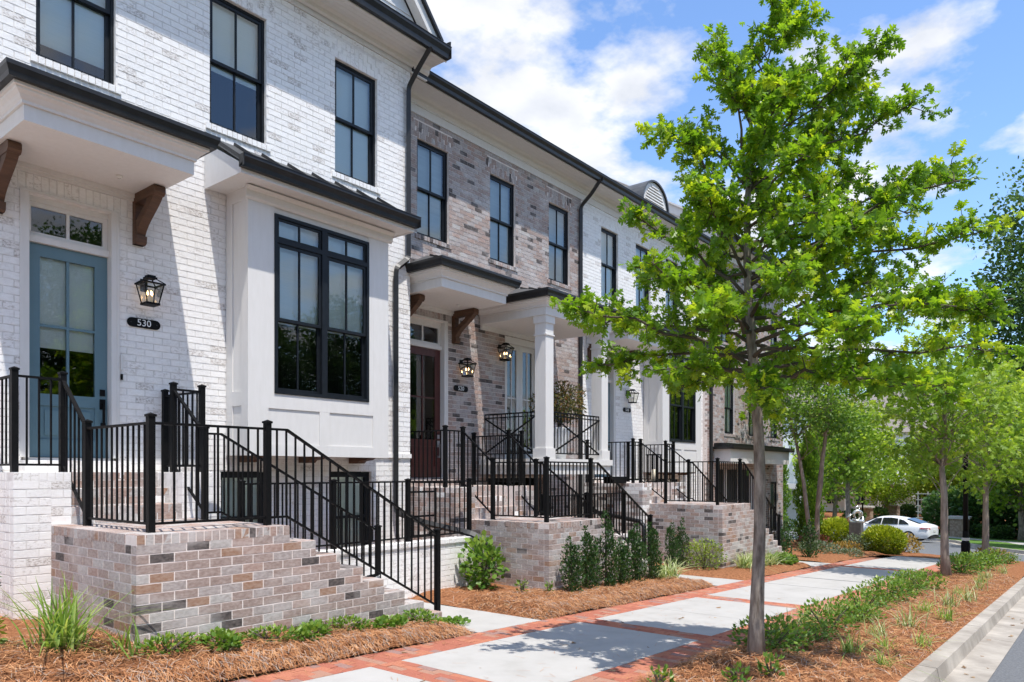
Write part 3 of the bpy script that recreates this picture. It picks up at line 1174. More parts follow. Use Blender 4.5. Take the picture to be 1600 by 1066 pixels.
def hip_canopy(h, x0, x1, Yf, Yc, zb, brackets=(), roof_h=.52, flush_left=False):
    """boxed door canopy with crown, gutter and low standing-seam hip roof"""
    part('canopy_box', h, 'trim', (x0, x1, Yc, Yf - .012, zb, zb + .235))
    b = MB()
    rings = []
    for o, za in ((.001, .150), (.022, .152), (.024, .180), (.040, .196), (.058, .222), (.092, .248), (.096, .268), (.120, .272), (.120, .301)):
        rings.append([(x0 - o, Yf - .013, zb + za), (x0 - o, Yc - o, zb + za), (x1 + o, Yc - o, zb + za), (x1 + o, Yf - .013, zb + za)])
    for ra, rb in zip(rings, rings[1:]):
        for i in range(3):
            b.quad(ra[i], ra[i + 1], rb[i + 1], rb[i], 'trim')
    b.quad(*rings[-1], 'trim')
    b.build('crown_moulding', h)
    g, zt = .205, zb + .30
    gx0, gx1, gy = x0 - g, x1 + g, Yc - g
    b = MB()
    prof = [(.09, 0.0), (.03, .0), (.022, .045), (0, .095), (0, .135), (.03, .135)]      # inset, height
    ring = []
    for ins, hz in prof:
        ring.append([(gx0 + ins, Yf - .014, zt + hz), (gx0 + ins, gy + ins, zt + hz), (gx1 - ins, gy + ins, zt + hz), (gx1 - ins, Yf - .014, zt + hz)])
    for ra, rb in zip(ring, ring[1:]):
        for i in range(3):
            b.quad(ra[i], ra[i + 1], rb[i + 1], rb[i], 'bronze')
    b.quad(*ring[0][::-1], 'bronze')
    b.build('gutter', h)
    b = MB()
    zr = zt + .10
    i_ = .02
    e0, e1 = x0 - g + i_ + .03, x1 + g - i_ - .03
    ey = gy + i_ + .03
    dep = Yf - ey
    top0, top1 = e0 + dep * .85, e1 - dep * .85
    if top0 > top1:
        top0 = top1 = (e0 + e1) / 2
    zr2 = zr + roof_h
    b.quad((e0, ey, zr), (e1, ey, zr), (top1, Yf - .012, zr2), (top0, Yf - .012, zr2), 'bronze_roof')
    b.quad((e0, Yf - .012, zr), (e0, ey, zr), (top0, Yf - .012, zr2), (top0 - .001, Yf - .012, zr2), 'bronze_roof')
    b.quad((e1, ey, zr), (e1, Yf - .012, zr), (top1 + .001, Yf - .012, zr2), (top1, Yf - .012, zr2), 'bronze_roof')
    roof = b.build('canopy_roof', h)
    n = int((e1 - e0) / .42)
    for k in range(1, n + 1):
        xs = e0 + (e1 - e0) * k / (n + 1)
        t = 1.0
        if xs < top0:
            t = (xs - e0) / (top0 - e0)
        elif xs > top1:
            t = (e1 - xs) / (e1 - top1)
        if t > .05:
            b = MB()
            b.bar((xs, ey - .02, zr + .012), (xs, ey + (Yf - .02 - ey) * t, zr + roof_h * t + .012), .018, .045, 'bronze')
            b.build('seam', roof)
    part('wall_moulding', h, 'trim', (x0 + .02, x1 - .02, Yf - .06, Yf - .004, zb - .05, zb - .001), (x0 + .02, x1 - .02, Yf - .035, Yf - .003, zb - .085, zb - .05))
    for xb in brackets:
        bracket(h, xb, Yf, zb - .002)
    b = MB()
    b.lathe([(.02, zb - .045), (.016, zb - .03), (.035, zb - .02), (.038, zb - .002)], 'trim', 12, ((x0 + x1) / 2 + .32, (Yc + Yf) / 2 + .1))
    b.build('sprinkler_head', h)


def glazed_door(h, x0, x1, z0, z1, y, m, zp, nv=1, nh=1, handle='right', blind=0.0, stile=.135, hm='black_metal'):
    """door leaf with glass above and a panel below"""
    b = MB()
    b.box(x0, x0 + stile, y, y + .045, z0, z1, m)
    b.box(x1 - stile, x1, y, y + .045, z0, z1, m)
    b.box(x0 + stile, x1 - stile, y + .0005, y + .0445, z1 - stile, z1, m)
    b.box(x0 + stile, x1 - stile, y + .0005, y + .0445, zp - .07, zp + .06, m)
    b.box(x0 + stile, x1 - stile, y + .0005, y + .0445, z0, z0 + .2, m)
    b.box(x0 + stile, x1 - stile, y + .018, y + .04, z0 + .2, zp - .07, m)
    d = b.build('door', h)
    part('panel', d, m, (x0 + stile + .05, x1 - stile - .05, y + .006, y + .0175, z0 + .25, zp - .12))
    gx0, gx1, gz0, gz1 = x0 + stile, x1 - stile, zp + .06, z1 - stile
    for i in range(1, nv + 1):
        x = gx0 + (gx1 - gx0) * i / (nv + 1)
        part('muntin', d, m, (x - .014, x + .014, y + .006, y + .038, gz0, gz1))
    for i in range(1, nh + 1):
        z = gz0 + (gz1 - gz0) * i / (nh + 1)
        part('muntin', d, m, (gx0, gx1, y + .008, y + .036, z - .014, z + .014))
    for i in range(nv + 1):
        for j in range(nh + 1):
            pane(d, gx0 + (gx1 - gx0) * i / (nv + 1), gx0 + (gx1 - gx0) * (i + 1) / (nv + 1), y + .022, gz0 + (gz1 - gz0) * j / (nh + 1), gz0 + (gz1 - gz0) * (j + 1) / (nh + 1))
    if blind:
        part('blind', d, 'blind', (gx0 - .02, gx1 + .02, y + .055, y + .06, gz1 - (gz1 - gz0) * blind, gz1 + .02))
    room(d, x0, x1, z0, z1, y + .075, 2.0)
    hx = x1 - .055 if handle == 'right' else x0 + .055
    b = MB()
    zh = zp - .02
    b.box(hx - .028, hx + .028, y - .012, y + .001, zh + .10, zh + .155 + .02, hm)
    b.box(hx - .03, hx + .03, y - .014, y + .001, zh - .06, zh + .06, hm)
    b.bar((hx, y - .045, zh), (hx, y - .045, zh - .24), .022, .022, hm, (0, 1, 0))
    b.box(hx - .011, hx + .011, y - .05, y - .012, zh - .012, zh + .012, hm)
    b.box(hx - .02, hx + .02, y - .05, y + .001, zh - .26, zh - .22, hm)
    b.build('handle', d)
    return d


def door_case(h, x0, x1, z0, zd, zt, y, Yf, blind_top=.3, w=.062):
    """jambs, transom bar, transom sash with two lights"""
    b = MB()
    b.box(x0 - w, x0 - .002, Yf - .012, y + .06, z0 - .001, zt + w, 'trim')
    b.box(x1 + .002, x1 + w, Yf - .012, y + .06, z0 - .001, zt + w, 'trim')
    b.box(x0 - w - .03, x0 - w, Yf - .018, Yf + .06, z0, zt + w + .03, 'trim')
    b.box(x1 + w, x1 + w + .03, Yf - .018, Yf + .06, z0, zt + w + .03, 'trim')
    b.box(x0 - w, x1 + w, Yf - .018, y + .06, zt + w, zt + w + .03, 'trim')
    b.box(x0 - .002, x1 + .002, y - .02, y + .06, zt, zt + w, 'trim')
    b.box(x0 - .002, x1 + .002, y - .045, y + .055, zd + .004, zd + .075, 'trim')
    c = b.build('door_casing', h)
    b = MB()
    frame_boxes(b, x0, x1, zd + .075, zt, y, y + .04, .05, 'trim')
    t = b.build('transom', h)
    xm = (x0 + x1) / 2
    part('muntin', t, 'trim', (xm - .016, xm + .016, y + .004, y + .036, zd + .12, zt - .045))
    pane(t, x0 + .05, xm - .016, y + .02, zd + .125, zt - .05)
    pane(t, xm + .016, x1 - .05, y + .02, zd + .125, zt - .05)
    room(t, x0 + .2, x1 - .2, zd + .3, zt - .2, y + .07, 1.8)
    part('threshold', h, 'trim_dull', (x0 - .05, x1 + .05, y - .06, y + .08, z0 - .035, z0 - .002))


def bay(h, x0, dy_front, zb, Yf, blind=.62):
    """white panelled box bay with twin windows, metal roof; x0 left edge, dy_front front plane"""
    y = dy_front
    dx, dz = x0 - 5.30, zb - .22
    x1 = x0 + 2.375
    wx0, wx1, wz0, wz1 = 5.672 + dx, 7.287 + dx, 1.05 + dz, 3.45 + dz
    zt = 3.70 + dz
    b = MB()
    slab(b, '-Y', y, x0, x1, zb, zt, [(wx0, wx1, wz0, wz1)], .12, 'trim', 0)
    b.box(x0, x0 + .06, y + .12, Yf - .012, zb, zt, 'trim')
    b.box(x1 - .06, x1, y + .12, Yf - .012, zb, zt, 'trim')
    b.box(x0 + .06, x1 - .06, y + .12, Yf - .012, zb + .003, zb + .05, 'trim_dull')
    bb = b.build('bay', h)
    p = .016
    # raised boards of the front: stiles, rails
    part('panel_board', bb, 'trim', (x0 - p, x0 + .285, y - p, y - .0005, zb - .002, zt), (x1 - .30, x1 + .002, y - p, y - .0005, zb - .002, zt))
    part('panel_board', bb, 'trim', (x0 + .285, x1 - .30, y - p + .001, y - .0005, zb - .001, zb + .155))
    part('panel_board', bb, 'trim', (x0 + .285, x1 - .30, y - p + .001, y - .0005, .85 + dz, wz0 - .0))
    xm = (x0 + x1) / 2
    part('panel_board', bb, 'trim', (xm - .085, xm + .085, y - p + .002, y - .0005, zb + .155, .85 + dz))
    part('panel_board', bb, 'trim', (x0 + .285, wx0, y - p + .001, y - .0005, wz0, zt), (wx1, x1 - .30, y - p + .001, y - .0005, wz0, zt), (wx0, wx1, y - p + .001, y - .0005, zt - .06, zt))
    # left side boards
    ys = (y - p, y + .14, Yf - .16, Yf - .012)
    part('side_board', bb, 'trim', (x0 - p, x0 - .0005, ys[0] + p, ys[1], zb, zt), (x0 - p, x0 - .0005, ys[2], ys[3], zb, zt),
         (x0 - p, x0 - .0005, ys[1], ys[2], zb, zb + .155), (x0 - p, x0 - .0005, ys[1], ys[2], .87 + dz, 1.06 + dz), (x0 - p, x0 - .0005, ys[1], ys[2], zt - .16, zt))
    # windows
    for (a, c) in ((wx0, (wx0 + wx1) / 2), ((wx0 + wx1) / 2, wx1)):
        b = MB()
        frame_boxes(b, a, c, wz0, wz1, y - .03, y + .09, .045, 'sash')
        zl = 3.10 + dz
        b.box(a + .045, c - .045, y - .029, y + .085, zl - .03, zl + .03, 'sash')
        w = b.build('window', h)
        sash(w, a + .045, c - .045, zl + .03, wz1 - .045, y - .01, 1, w=.03)
        zm = 2.05 + dz
        sash(w, a + .045, c - .045, zm - .02, zl - .03, y - .012, 1)
        sash(w, a + .045, c - .045, wz0 + .045, zm + .02, y + .03, 1)
        if blind:
            part('blind', w, 'blind', (a + .05, c - .05, y + .074, y + .078, wz1 - .05 - (wz1 - wz0) * .58 * (blind / .62), wz1 - .05))
        room(w, a + .26, c - .26, wz0 + .2, wz1 - .2, y + .095, 2.4)
    # crown, soffit, gutter, roof
    ov = .36
    gx0, gx1 = 4.95 + dx, 7.93 + dx
    b = MB()
    b.prism([(y - .02, zt - .17), (y - .05, zt - .14), (y - .06, zt - .06), (y - .12, zt - .02), (y - .02, zt - .0)], 'x', x0 - .06, x1 + .06, 'trim')
    b.build('crown_moulding', h)
    part('soffit', h, 'trim', (gx0 + .05, gx1 - .05, y - ov + .02, Yf - .014, zt, zt + .03), (gx0 + .03, gx1 - .03, y - ov, y - ov + .02, zt - .012, zt + .11))
    for xa in (gx0 + .03, gx1 - .05):
        b = MB()
        b.prism([(y - ov + .02, zt - .01), (Yf - .014, zt - .01), (Yf - .014, zt + .55), (Yf - .1, zt + .55), (y - ov + .02, zt + .12)][::-1], 'x', xa, xa + .02, 'trim')
        b.build('rake_board', h)
    gutter(h, gx0, gx1, y - ov, zt + .075 - .03, zt + .20)
    b = MB()
    za, zc = zt + .14, zt + .70
    ya = y - ov - .02
    b.add([(gx0 + .01, ya, za), (gx1 - .01, ya, za), (gx1 - .01, Yf - .012, zc), (gx0 + .01, Yf - .012, zc),
           (gx0 + .01, ya, za - .02), (gx1 - .01, ya, za - .02), (gx1 - .01, Yf - .012, zc - .02), (gx0 + .01, Yf - .012, zc - .02)],
          [(0, 1, 2, 3), (7, 6, 5, 4), (0, 4, 5, 1), (1, 5, 6, 2), (3, 7, 4, 0)], 'bronze_roof')
    roof = b.build('bay_roof', h)
    for k in range(8):
        xs = gx0 + .03 + (gx1 - gx0 - .06) * k / 7
        b = MB()
        b.bar((xs, ya - .01, za + .012), (xs, Yf - .02, zc + .012), .018, .05, 'bronze')
        b.build('seam', roof)
    for xc in (x0 + .24, xm, x1 - .27):
        b = MB()
        b.prism([(Yf - .012, zb + .001), (y + .03, zb + .001), (y + .10, zb - .035), (y + .26, zb - .05), (y + .30, zb - .085), (Yf - .012, zb - .085)], 'x', xc - .07, xc + .07, 'timber')
        b.build('corbel', h)


def lettering(txt, size, m, parent, loc, rot, name='lettering', shear=0, ext=.002):
    cu = bpy.data.curves.new(name, 'FONT')
    cu.body = txt
    cu.size = size
    cu.align_x = 'CENTER'
    cu.align_y = 'CENTER'
    cu.extrude = ext
    cu.shear = shear
    cu.resolution_u = 3
    o = bpy.data.objects.new(name, cu)
    col.objects.link(o)
    dg = bpy.context.evaluated_depsgraph_get()
    me = bpy.data.meshes.new_from_object(o.evaluated_get(dg))
    bpy.data.objects.remove(o)
    me.materials.clear()
    me.materials.append(MATS[m])
    q = link(name, me, parent)
    q.location = loc
    q.rotation_euler = rot
    return q


def plaque(num, x, y, z, label):
    t = empty('house_number_plaque', (x, y, z), label, 'house number', 'house number plaques by the doors')
    b = MB()
    w, hh = .20, .056
    pts = []
    for i in range(9):
        a = -math.pi / 2 + math.pi * i / 8
        pts.append((w - hh + hh * math.cos(a), hh * math.sin(a)))
    for i in range(9):
        a = math.pi / 2 + math.pi * i / 8
        pts.append((-(w - hh) + hh * math.cos(a), hh * math.sin(a)))
    b.prism([(x + p[0], z + p[1]) for p in pts][::-1], 'y', y - .012, y, 'black_metal')
    b.build('plate', t)
    lettering(num, .115, 'digit', t, (x, y - .0125, z), (R(90), 0, 0))
    for s in (-.155, .155):
        b = MB()
        b.tube([(x + s, y - .012, z), (x + s, y - .017, z)], .008, 'bronze', 8)
        b.build('screw', t)
    return t


# wall lantern, built once at the origin: wall plane y=0, bottom at z=0
def make_lantern(lit=True):
    t = empty('wall_lantern', (0, 0, 0), 'black tapered lantern', 'lantern', 'wall lanterns beside the doors')
    yc = -.20
    hb, ht = .085, .135                 # half widths bottom / top
    z0, z1, z2 = .035, .295, .375
    b = MB()
    b.box(-hb - .012, hb + .012, yc - hb - .012, yc + hb + .012, 0, .03, 'black_metal')
    for sx in (-1, 1):
        for sy in (-1, 1):
            b.bar((sx * hb, yc + sy * hb, .03), (sx * ht, yc + sy * ht, z1), .014, .014, 'black_metal')
            b.bar((sx * (ht + .012), yc + sy * (ht + .012), z1 + .008), (sx * .055, yc + sy * .055, z2), .013, .013, 'black_metal')
    for sx in (-1, 1):
        b.box(sx * ht - .012, sx * ht + .012, yc - ht, yc + ht, z1 - .006, z1 + .014, 'black_metal')
        b.box(-ht - .02, ht + .02, yc + sx * ht - .012, yc + sx * ht + .012, z1 - .007, z1 + .013, 'black_metal')
    b.build('frame', t)
    b = MB()
    b.box(-.07, .07, yc - .07, yc + .07, z2, z2 + .022, 'black_metal')
    b.box(-.055, .055, yc - .055, yc + .055, z2 + .022, z2 + .045, 'black_metal')
    b.build('cap', t)
    b = MB()
    b.box(-.05, .05, -.012, 0, .22, .40, 'black_metal')
    b.bar((0, -.01, .385), (0, yc + .05, .385), .03, .02, 'black_metal')
    b.build('back_plate', t)
    for (ax, ay, bx_, by) in ((-1, -1, 1, -1), (1, -1, 1, 1), (1, 1, -1, 1), (-1, 1, -1, -1)):
        b = MB()
        b.quad((ax * hb * .98, yc + ay * hb * .98, .032), (bx_ * hb * .98, yc + by * hb * .98, .032), (bx_ * ht * .98, yc + by * ht * .98, z1), (ax * ht * .98, yc + ay * ht * .98, z1), 'lamp_glass')
        b.build('glass_pane', t)
    for k in range(3):
        a = k * 2.1 + .4
        x, y = .035 * math.cos(a), yc + .035 * math.sin(a)
        b = MB()
        b.tube([(x, y, .03), (x, y, .14)], .009, 'candle', 8)
        cnd = b.build('candle', t)
        b = MB()
        b.lathe([(.003, .14), (.011, .155), (.012, .17), (.006, .19), (.001, .205)], 'flame' if lit else 'digit', 8, (x, y))
        b.build('bulb', cnd, smooth=True)
    return t


def house_windows(x_list, w, z0, z1, bl):
    return [(x, x + w, z0, z1, q[0], q[1]) for x, q in zip(x_list, bl)]


# ------------------------------------------------------------------ house 530 (white painted brick)
A = 9.15
wins = house_windows([.98, 3.04, 5.06, 7.08], .84, 4.585, 6.34, [(.95, 'blind'), (.9, 'blind'), (.56, 'blind'), (1.0, 'blind')])
dh = [(2.90, 3.90, .13, 3.06), (5.2, 5.93, -1.25, .01), (6.98, 7.80, -1.4, .01), (5.36, 7.62, .25, 3.68)]
h530, wall530, br530 = brick_house('townhouse', 'white painted brick townhouse with teal door and boxed bay window', 'house', -2.4, 8.64, A, -2.2, 6.76, wins, dh, WHITE, WH_W, 'white_mortar',
                                   sub=[(2.78, 4.02, 3.06, 3.27)])
row_lock(br530, '-Y', A, 2.79, 4.01, 3.165, .20, m=None)
# belt course right of the bay
br530.field('-Y', A - .03, 7.80, 8.66, .23, .312)
br530.emit(wall530, 300)
part('side_wall', h530, 'white_mortar', (8.38, 8.64, A + .26, 15, -2.2, 6.76), (-2.4, -2.14, A + .26, 15, -2.2, 6.76))
cornice(h530, -2.4, 9.02, A, 6.76, 6.93, 7.14, .62)
# roof with front gable
b = MB()
b.add([(-2.8, 8.62, 7.08), (9.06, 8.62, 7.08), (9.06, 15, 11.2), (-2.8, 15, 11.2)], [(0, 1, 2, 3)], 'shingle')
b.box(-2.7, 8.9, 9.0, 15, 6.96, 7.06, 'trim_dull')
b.build('roof', h530)
gb = MB()
gx0, gx1, gz = 4.6, 9.0, 7.14
gp = 1.12
xm = (gx0 + gx1) / 2
gb.prism([(gx0 + .1, gz), (gx1 - .1, gz), (xm, gz + (gx1 - gx0 - .2) / 2 * gp)], 'y', 8.98, 9.03, 'siding')
g = gb.build('gable', h530)
for i in range(12):
    z = gz + .02 + i * .2
    hw = (gx1 - gx0 - .2) / 2 - (z - gz) / gp - .05
    if hw > .1:
        part('batten', g, 'siding', (xm - hw, xm + hw, 8.965, 8.981, z, z + .03))
for sgn in (-1, 1):
    b = MB()
    e = (xm + sgn * (gx1 - xm), 8.86, gz + .03)
    t = (xm, 8.86, gz + .03 + (gx1 - xm) * gp)
    b.bar(e, t, .16, .20, 'trim')
    b.build('rake_board', g)
    b = MB()
    b.bar((e[0], 8.95, e[2] + .12), (t[0], 8.95, t[2] + .12), .46, .05, 'bronze')
    b.build('rake_cap', g)
b = MB()
b.bar((9.0, 8.55, 7.16), (9.0, 8.95, 7.19), .02, .12, 'bronze')
b.build('gutter_end', h530)
hip_canopy(h530, 2.556, 4.236, A, 8.0, 3.35, (2.66, 4.13))
DY = A + .10
door_case(h530, 2.975, 3.825, .165, 2.545, 3.0, DY, A)
glazed_door(h530, 2.977, 3.823, .17, 2.545, DY, 'teal', .82, 1, 1, 'right', .66)
bay(h530, 5.30, 8.63, .22, A)
for (x0, x1, z0) in ((5.2, 5.93, -1.25), (6.98, 7.80, -1.4)):
    hung_window(h530, x0, x1, z0, .0, A + .06, .95, 'blind', 1)
downspout(h530, [(8.59, 8.60, 6.98), (8.57, 8.86, 6.72), (8.55, A - .06, 6.45), (8.55, A - .06, 3.58), (8.27, A - .06, 3.36), (8.27, A - .06, -.66), (8.42, 8.55, -.82), (8.75, 7.85, -.98), (8.9, 7.62, -1.12), (8.9, 7.58, -1.6)])
b = MB()
b.box(3.925, 3.95, A - .035, A - .012, 1.22, 1.40, 'trim')
b.box(3.928, 3.947, A - .036, A - .012, 1.10, 1.17, 'black_metal')
b.build('doorbell', h530)

# ------------------------------------------------------------------ house 520 (brown brick, balcony)
B_ = 9.70
wins = house_windows([9.335, 11.367, 13.395], .835, 4.325, 6.075, [(1, 'shade'), (1, 'shade'), (1, 'shade')])
dh = [(9.06, 10.12, -.12, 2.82), (11.84, 13.06, .22, 2.83), (11.3, 13.2, -1.6, -.12)]
h520, wall520, br520 = brick_house('townhouse', 'taupe brown brick townhouse with dark red door and columned balcony', 'house', 8.66, 14.70, B_, -2.4, 6.48, wins, dh, NATURAL, [38, 40, 9, 0, 8, 8], 'mortar',
                                   sub=[(8.93, 10.25, 2.82, 3.03), (11.72, 13.18, 2.83, 3.06)])
row_lock(br520, '-Y', B_, 8.94, 10.24, 2.925, .195)
row_lock(br520, '-Y', B_, 11.73, 13.17, 2.945, .215)
br520.emit(wall520, 300)
cornice(h520, 8.66, 14.70, B_, 6.48, 6.765, 6.94, .63)
b = MB()
b.add([(8.66, 9.10, 6.90), (14.70, 9.10, 6.90), (14.70, 15, 10.4), (8.66, 15, 10.4)], [(0, 1, 2, 3)], 'shingle')
b.build('roof', h520)
hip_canopy(h520, 8.735, 10.41, B_, 8.5, 3.06, (8.90, 10.30))
DY2 = B_ + .10
door_case(h520, 9.125, 10.03, -.10, 2.30, 2.76, DY2, B_)
glazed_door(h520, 9.127, 10.028, -.095, 2.30, DY2, 'oxblood', .55, 1, 1, 'right', 0, hm='alloy')
# french doors
b = MB()
b.box(11.84, 11.90, B_ - .01, B_ + .16, .22, 2.83, 'trim')
b.box(13.0, 13.06, B_ - .01, B_ + .16, .22, 2.83, 'trim')
b.box(11.90, 13.0, B_ - .009, B_ + .16, 2.70, 2.83, 'trim')
b.build('door_casing', h520)
for (x0, x1, hs) in ((11.905, 12.448, 'right'), (12.452, 12.995, 'left')):
    glazed_door(h520, x0, x1, .26, 2.70, B_ + .09, 'trim', .48, 1, 1, hs, 0, .105, 'alloy')
room(h520, 11.5, 13.0, -1.4, -.3, B_ + .02, 2.2)
# balcony: slab, columns, beam, roof
part('balcony_deck', h520, 'trim', (11.02, 13.42, 8.06, B_ - .012, .14, .255), (11.06, 13.38, 8.10, B_ - .013, -.04, .14))
for xc in (11.21, 13.17):
    b = MB()
    w = .125
    b.box(xc - w, xc + w, 8.225 - w, 8.225 + w, .256, 2.93, 'trim')
    b.box(xc - w - .028, xc + w + .028, 8.225 - w - .028, 8.225 + w + .028, .256, .45, 'trim')
    b.box(xc - w - .018, xc + w + .018, 8.225 - w - .018, 8.225 + w + .018, 2.56, 2.585, 'trim')
    b.box(xc - w - .02, xc + w + .02, 8.225 - w - .02, 8.225 + w + .02, 2.79, 2.93, 'trim')
    b.build('column', h520)
hip_canopy(h520, 11.04, 13.36, B_, 8.06, 2.93, (), .55)
# balcony railing panels with crossed bars
def cross_panel(h, p, q, z0, z1):
    p, q = Vector(p), Vector(q)
    d = (q - p)
    L = d.length
    b = MB()
    b.bar((p.x, p.y, z1), (q.x, q.y, z1), .022, .028, 'black_metal')
    rail = b.build('balcony_railing', h)
    for z in (z0, z1 - .07):
        b = MB()
        b.bar((p.x, p.y, z), (q.x, q.y, z), .018, .022, 'black_metal')
        b.build('rail_bar', rail)
    n = int(L / .10)
    for i in range(n + 1):
        r = p + d * i / n
        bb = MB()
        bb.bar((r.x, r.y, z0), (r.x, r.y, z1), .014, .014, 'black_metal', (0, 1, 0))
        bb.build('baluster', rail)
    for (za, zb) in ((z0, z1 - .07), (z1 - .07, z0)):
        bb = MB()
        o = Vector((-d.y, d.x, 0)).normalized() * -.014
        bb.bar((p.x + o.x, p.y + o.y, za), (q.x + o.x, q.y + o.y, zb), .016, .03, 'black_metal')
        bb.build('cross_bar', rail)


cross_panel(h520, (11.35, 8.16), (13.03, 8.16), .36, 1.14)
cross_panel(h520, (11.14, 9.64), (11.14, 8.36), .36, 1.14)
downspout(h520, [(14.64, 9.12, 6.80), (14.62, 9.36, 6.52), (14.60, B_ - .06, 6.28), (14.60, B_ - .06, -1.5)])

# ------------------------------------------------------------------ house 510 (white, bay)
wins = house_windows([15.60, 17.33, 19.04], .82, 4.33, 6.09, [(1, 'blind'), (1, 'blind'), (.9, 'blind')])
dh = [(15.25, 16.25, -.13, 2.80), (17.81, 20.07, .03, 3.45), (18.4, 19.1, -1.4, -.2), (19.3, 19.9, -1.4, -.2)]
h510, wall510, br510 = brick_house('townhouse', 'white painted brick townhouse with bay window behind the street oak', 'house', 14.70, 21.52, B_, -2.6, 6.48, wins, dh, WHITE, WH_W, 'white_mortar', sub=[(15.13, 16.37, 2.80, 3.01)])
row_lock(br510, '-Y', B_, 15.14, 16.36, 2.905, .20)
br510.emit(wall510, 300)
cornice(h510, 14.70, 21.50, B_, 6.48, 6.765, 6.94, .63)
b = MB()
b.add([(14.70, 9.10, 6.90), (21.50, 9.10, 6.90), (21.50, 15, 10.4), (14.70, 15, 10.4)], [(0, 1, 2, 3)], 'shingle')
b.build('roof', h510)
hip_canopy(h510, 14.92, 16.60, B_, 8.55, 3.08, (15.03, 16.49))
door_case(h510, 15.325, 16.175, -.115, 2.265, 2.72, B_ + .10, B_)
glazed_door(h510, 15.327, 16.173, -.11, 2.265, B_ + .10, 'teal', .53, 1, 1, 'right', .3)
bay(h510, 17.75, 9.14, .0, B_, .05)
for (x0, x1) in ((18.4, 19.1), (19.3, 19.9)):
    hung_window(h510, x0, x1, -1.4, -.2, B_ + .06, .95, 'blind', 1)
# arched louvre dormer at the eave
b = MB()
cx, cz, rr, yf = 17.85, 7.12, .70, 9.42
arc = [(cx + rr * math.cos(math.pi * i / 16), cz + rr * .92 * math.sin(math.pi * i / 16)) for i in range(17)]
arc2 = [(cx + (rr + .05) * math.cos(math.pi * i / 16), cz + (rr + .05) * .92 * math.sin(math.pi * i / 16)) for i in range(17)]
for i in range(16):
    b.add([(arc2[i][0], yf - .06, arc2[i][1]), (arc2[i + 1][0], yf - .06, arc2[i + 1][1]), (arc2[i + 1][0], 10.9, arc2[i + 1][1]), (arc2[i][0], 10.9, arc2[i][1]),
           (arc[i][0], yf - .06, arc[i][1]), (arc[i + 1][0], yf - .06, arc[i + 1][1])], [(3, 2, 1, 0), (0, 1, 5, 4)], 'bronze_roof')
dm = b.build('dormer', h510, smooth=False)
b = MB()
b.prism([(cx - rr, cz - .25), (cx + rr, cz - .25)] + arc, 'y', yf, yf + .03, 'trim')
b.build('dormer_face', dm)
for k in range(9):
    z = cz - .12 + k * .078
    s_ = max(0, 1 - ((z - cz) / (rr * .78)) ** 2) if z > cz else 1
    hw = rr * .76 * math.sqrt(s_)
    b = MB()
    b.prism([(yf - .001, z), (yf - .03, z - .012), (yf - .03, z + .004), (yf - .001, z + .045)], 'x', cx - hw, cx + hw, 'trim')
    b.build('louvre', dm)

# ------------------------------------------------------------------ house 500 (end house)
Y5 = 9.55
wins = house_windows([22.5, 24.6, 27.05], .84, 4.2, 5.95, [(1, 'blind')] * 3) + house_windows([22.85, 24.9, 27.05], .84, 1.25, 2.95, [(1, 'blind')] * 3) + [(27.05, 27.85, -2.2, -.35, 1, 'shade')]
h500, wall500, br500 = brick_house('townhouse', 'tan brown brick end townhouse partly hidden by the street oak', 'house', 21.53, 28.4, Y5, -3.2, 6.9, wins, [(22.3, 25.6, -2.3, .12)], NATURAL, [30, 28, 18, 4, 6, 14], 'mortar')
br500.emit(wall500, 300)
cornice(h500, 21.53, 28.75, Y5, 6.9, 7.2, 7.4, .6)
part('side_wall', h500, 'siding', (21.53, 21.75, Y5 + .26, 16, -2, 7.3))
b = MB()
# raised gable end above the neighbour, with rake board and shingle roof
b.prism([(9.1, 7.25), (15.4, 7.25), (15.4, 11.05), (9.1, 7.34)], 'x', 21.54, 21.70, 'siding')
b.build('gable_wall', h500)
b = MB()
b.bar((21.50, 8.95, 7.36), (21.50, 15.5, 11.25), .06, .30, 'trim')
b.build('rake_board', h500)
b = MB()
b.add([(21.4, 8.9, 7.40), (28.9, 8.9, 7.40), (28.9, 15.5, 11.45), (21.4, 15.5, 11.45)], [(0, 1, 2, 3)], 'shingle')
b.build('roof', h500)
part('door_canopy', h500, 'trim', (22.0, 27.4, Y5 - .55, Y5 - .012, .28, .72))
gutter(h500, 21.85, 27.6, Y5 - .58, .72, .86)
part('canopy_roof', h500, 'bronze', (21.85, 27.6, Y5 - .58, Y5 - .013, .72, .80), (22.0, 27.4, Y5 - .4, Y5 - .014, .80, .92))
b = MB()
b.box(22.36, 25.5, Y5 + .3, Y5 + .34, -2.3, .1, 'room')
b.box(23.2, 23.3, Y5 + .1, Y5 + .2, -2.3, .1, 'trim')
b.box(24.4, 24.5, Y5 + .1, Y5 + .2, -2.3, .1, 'trim')
b.box(25.4, 25.5, Y5 + .1, Y5 + .2, -2.3, .1, 'trim')
b.build('entry_bay', h500)
downspout(h500, [(21.70, 8.97, 7.2), (21.68, Y5 - .06, 6.7), (21.68, Y5 - .06, -2.2)])

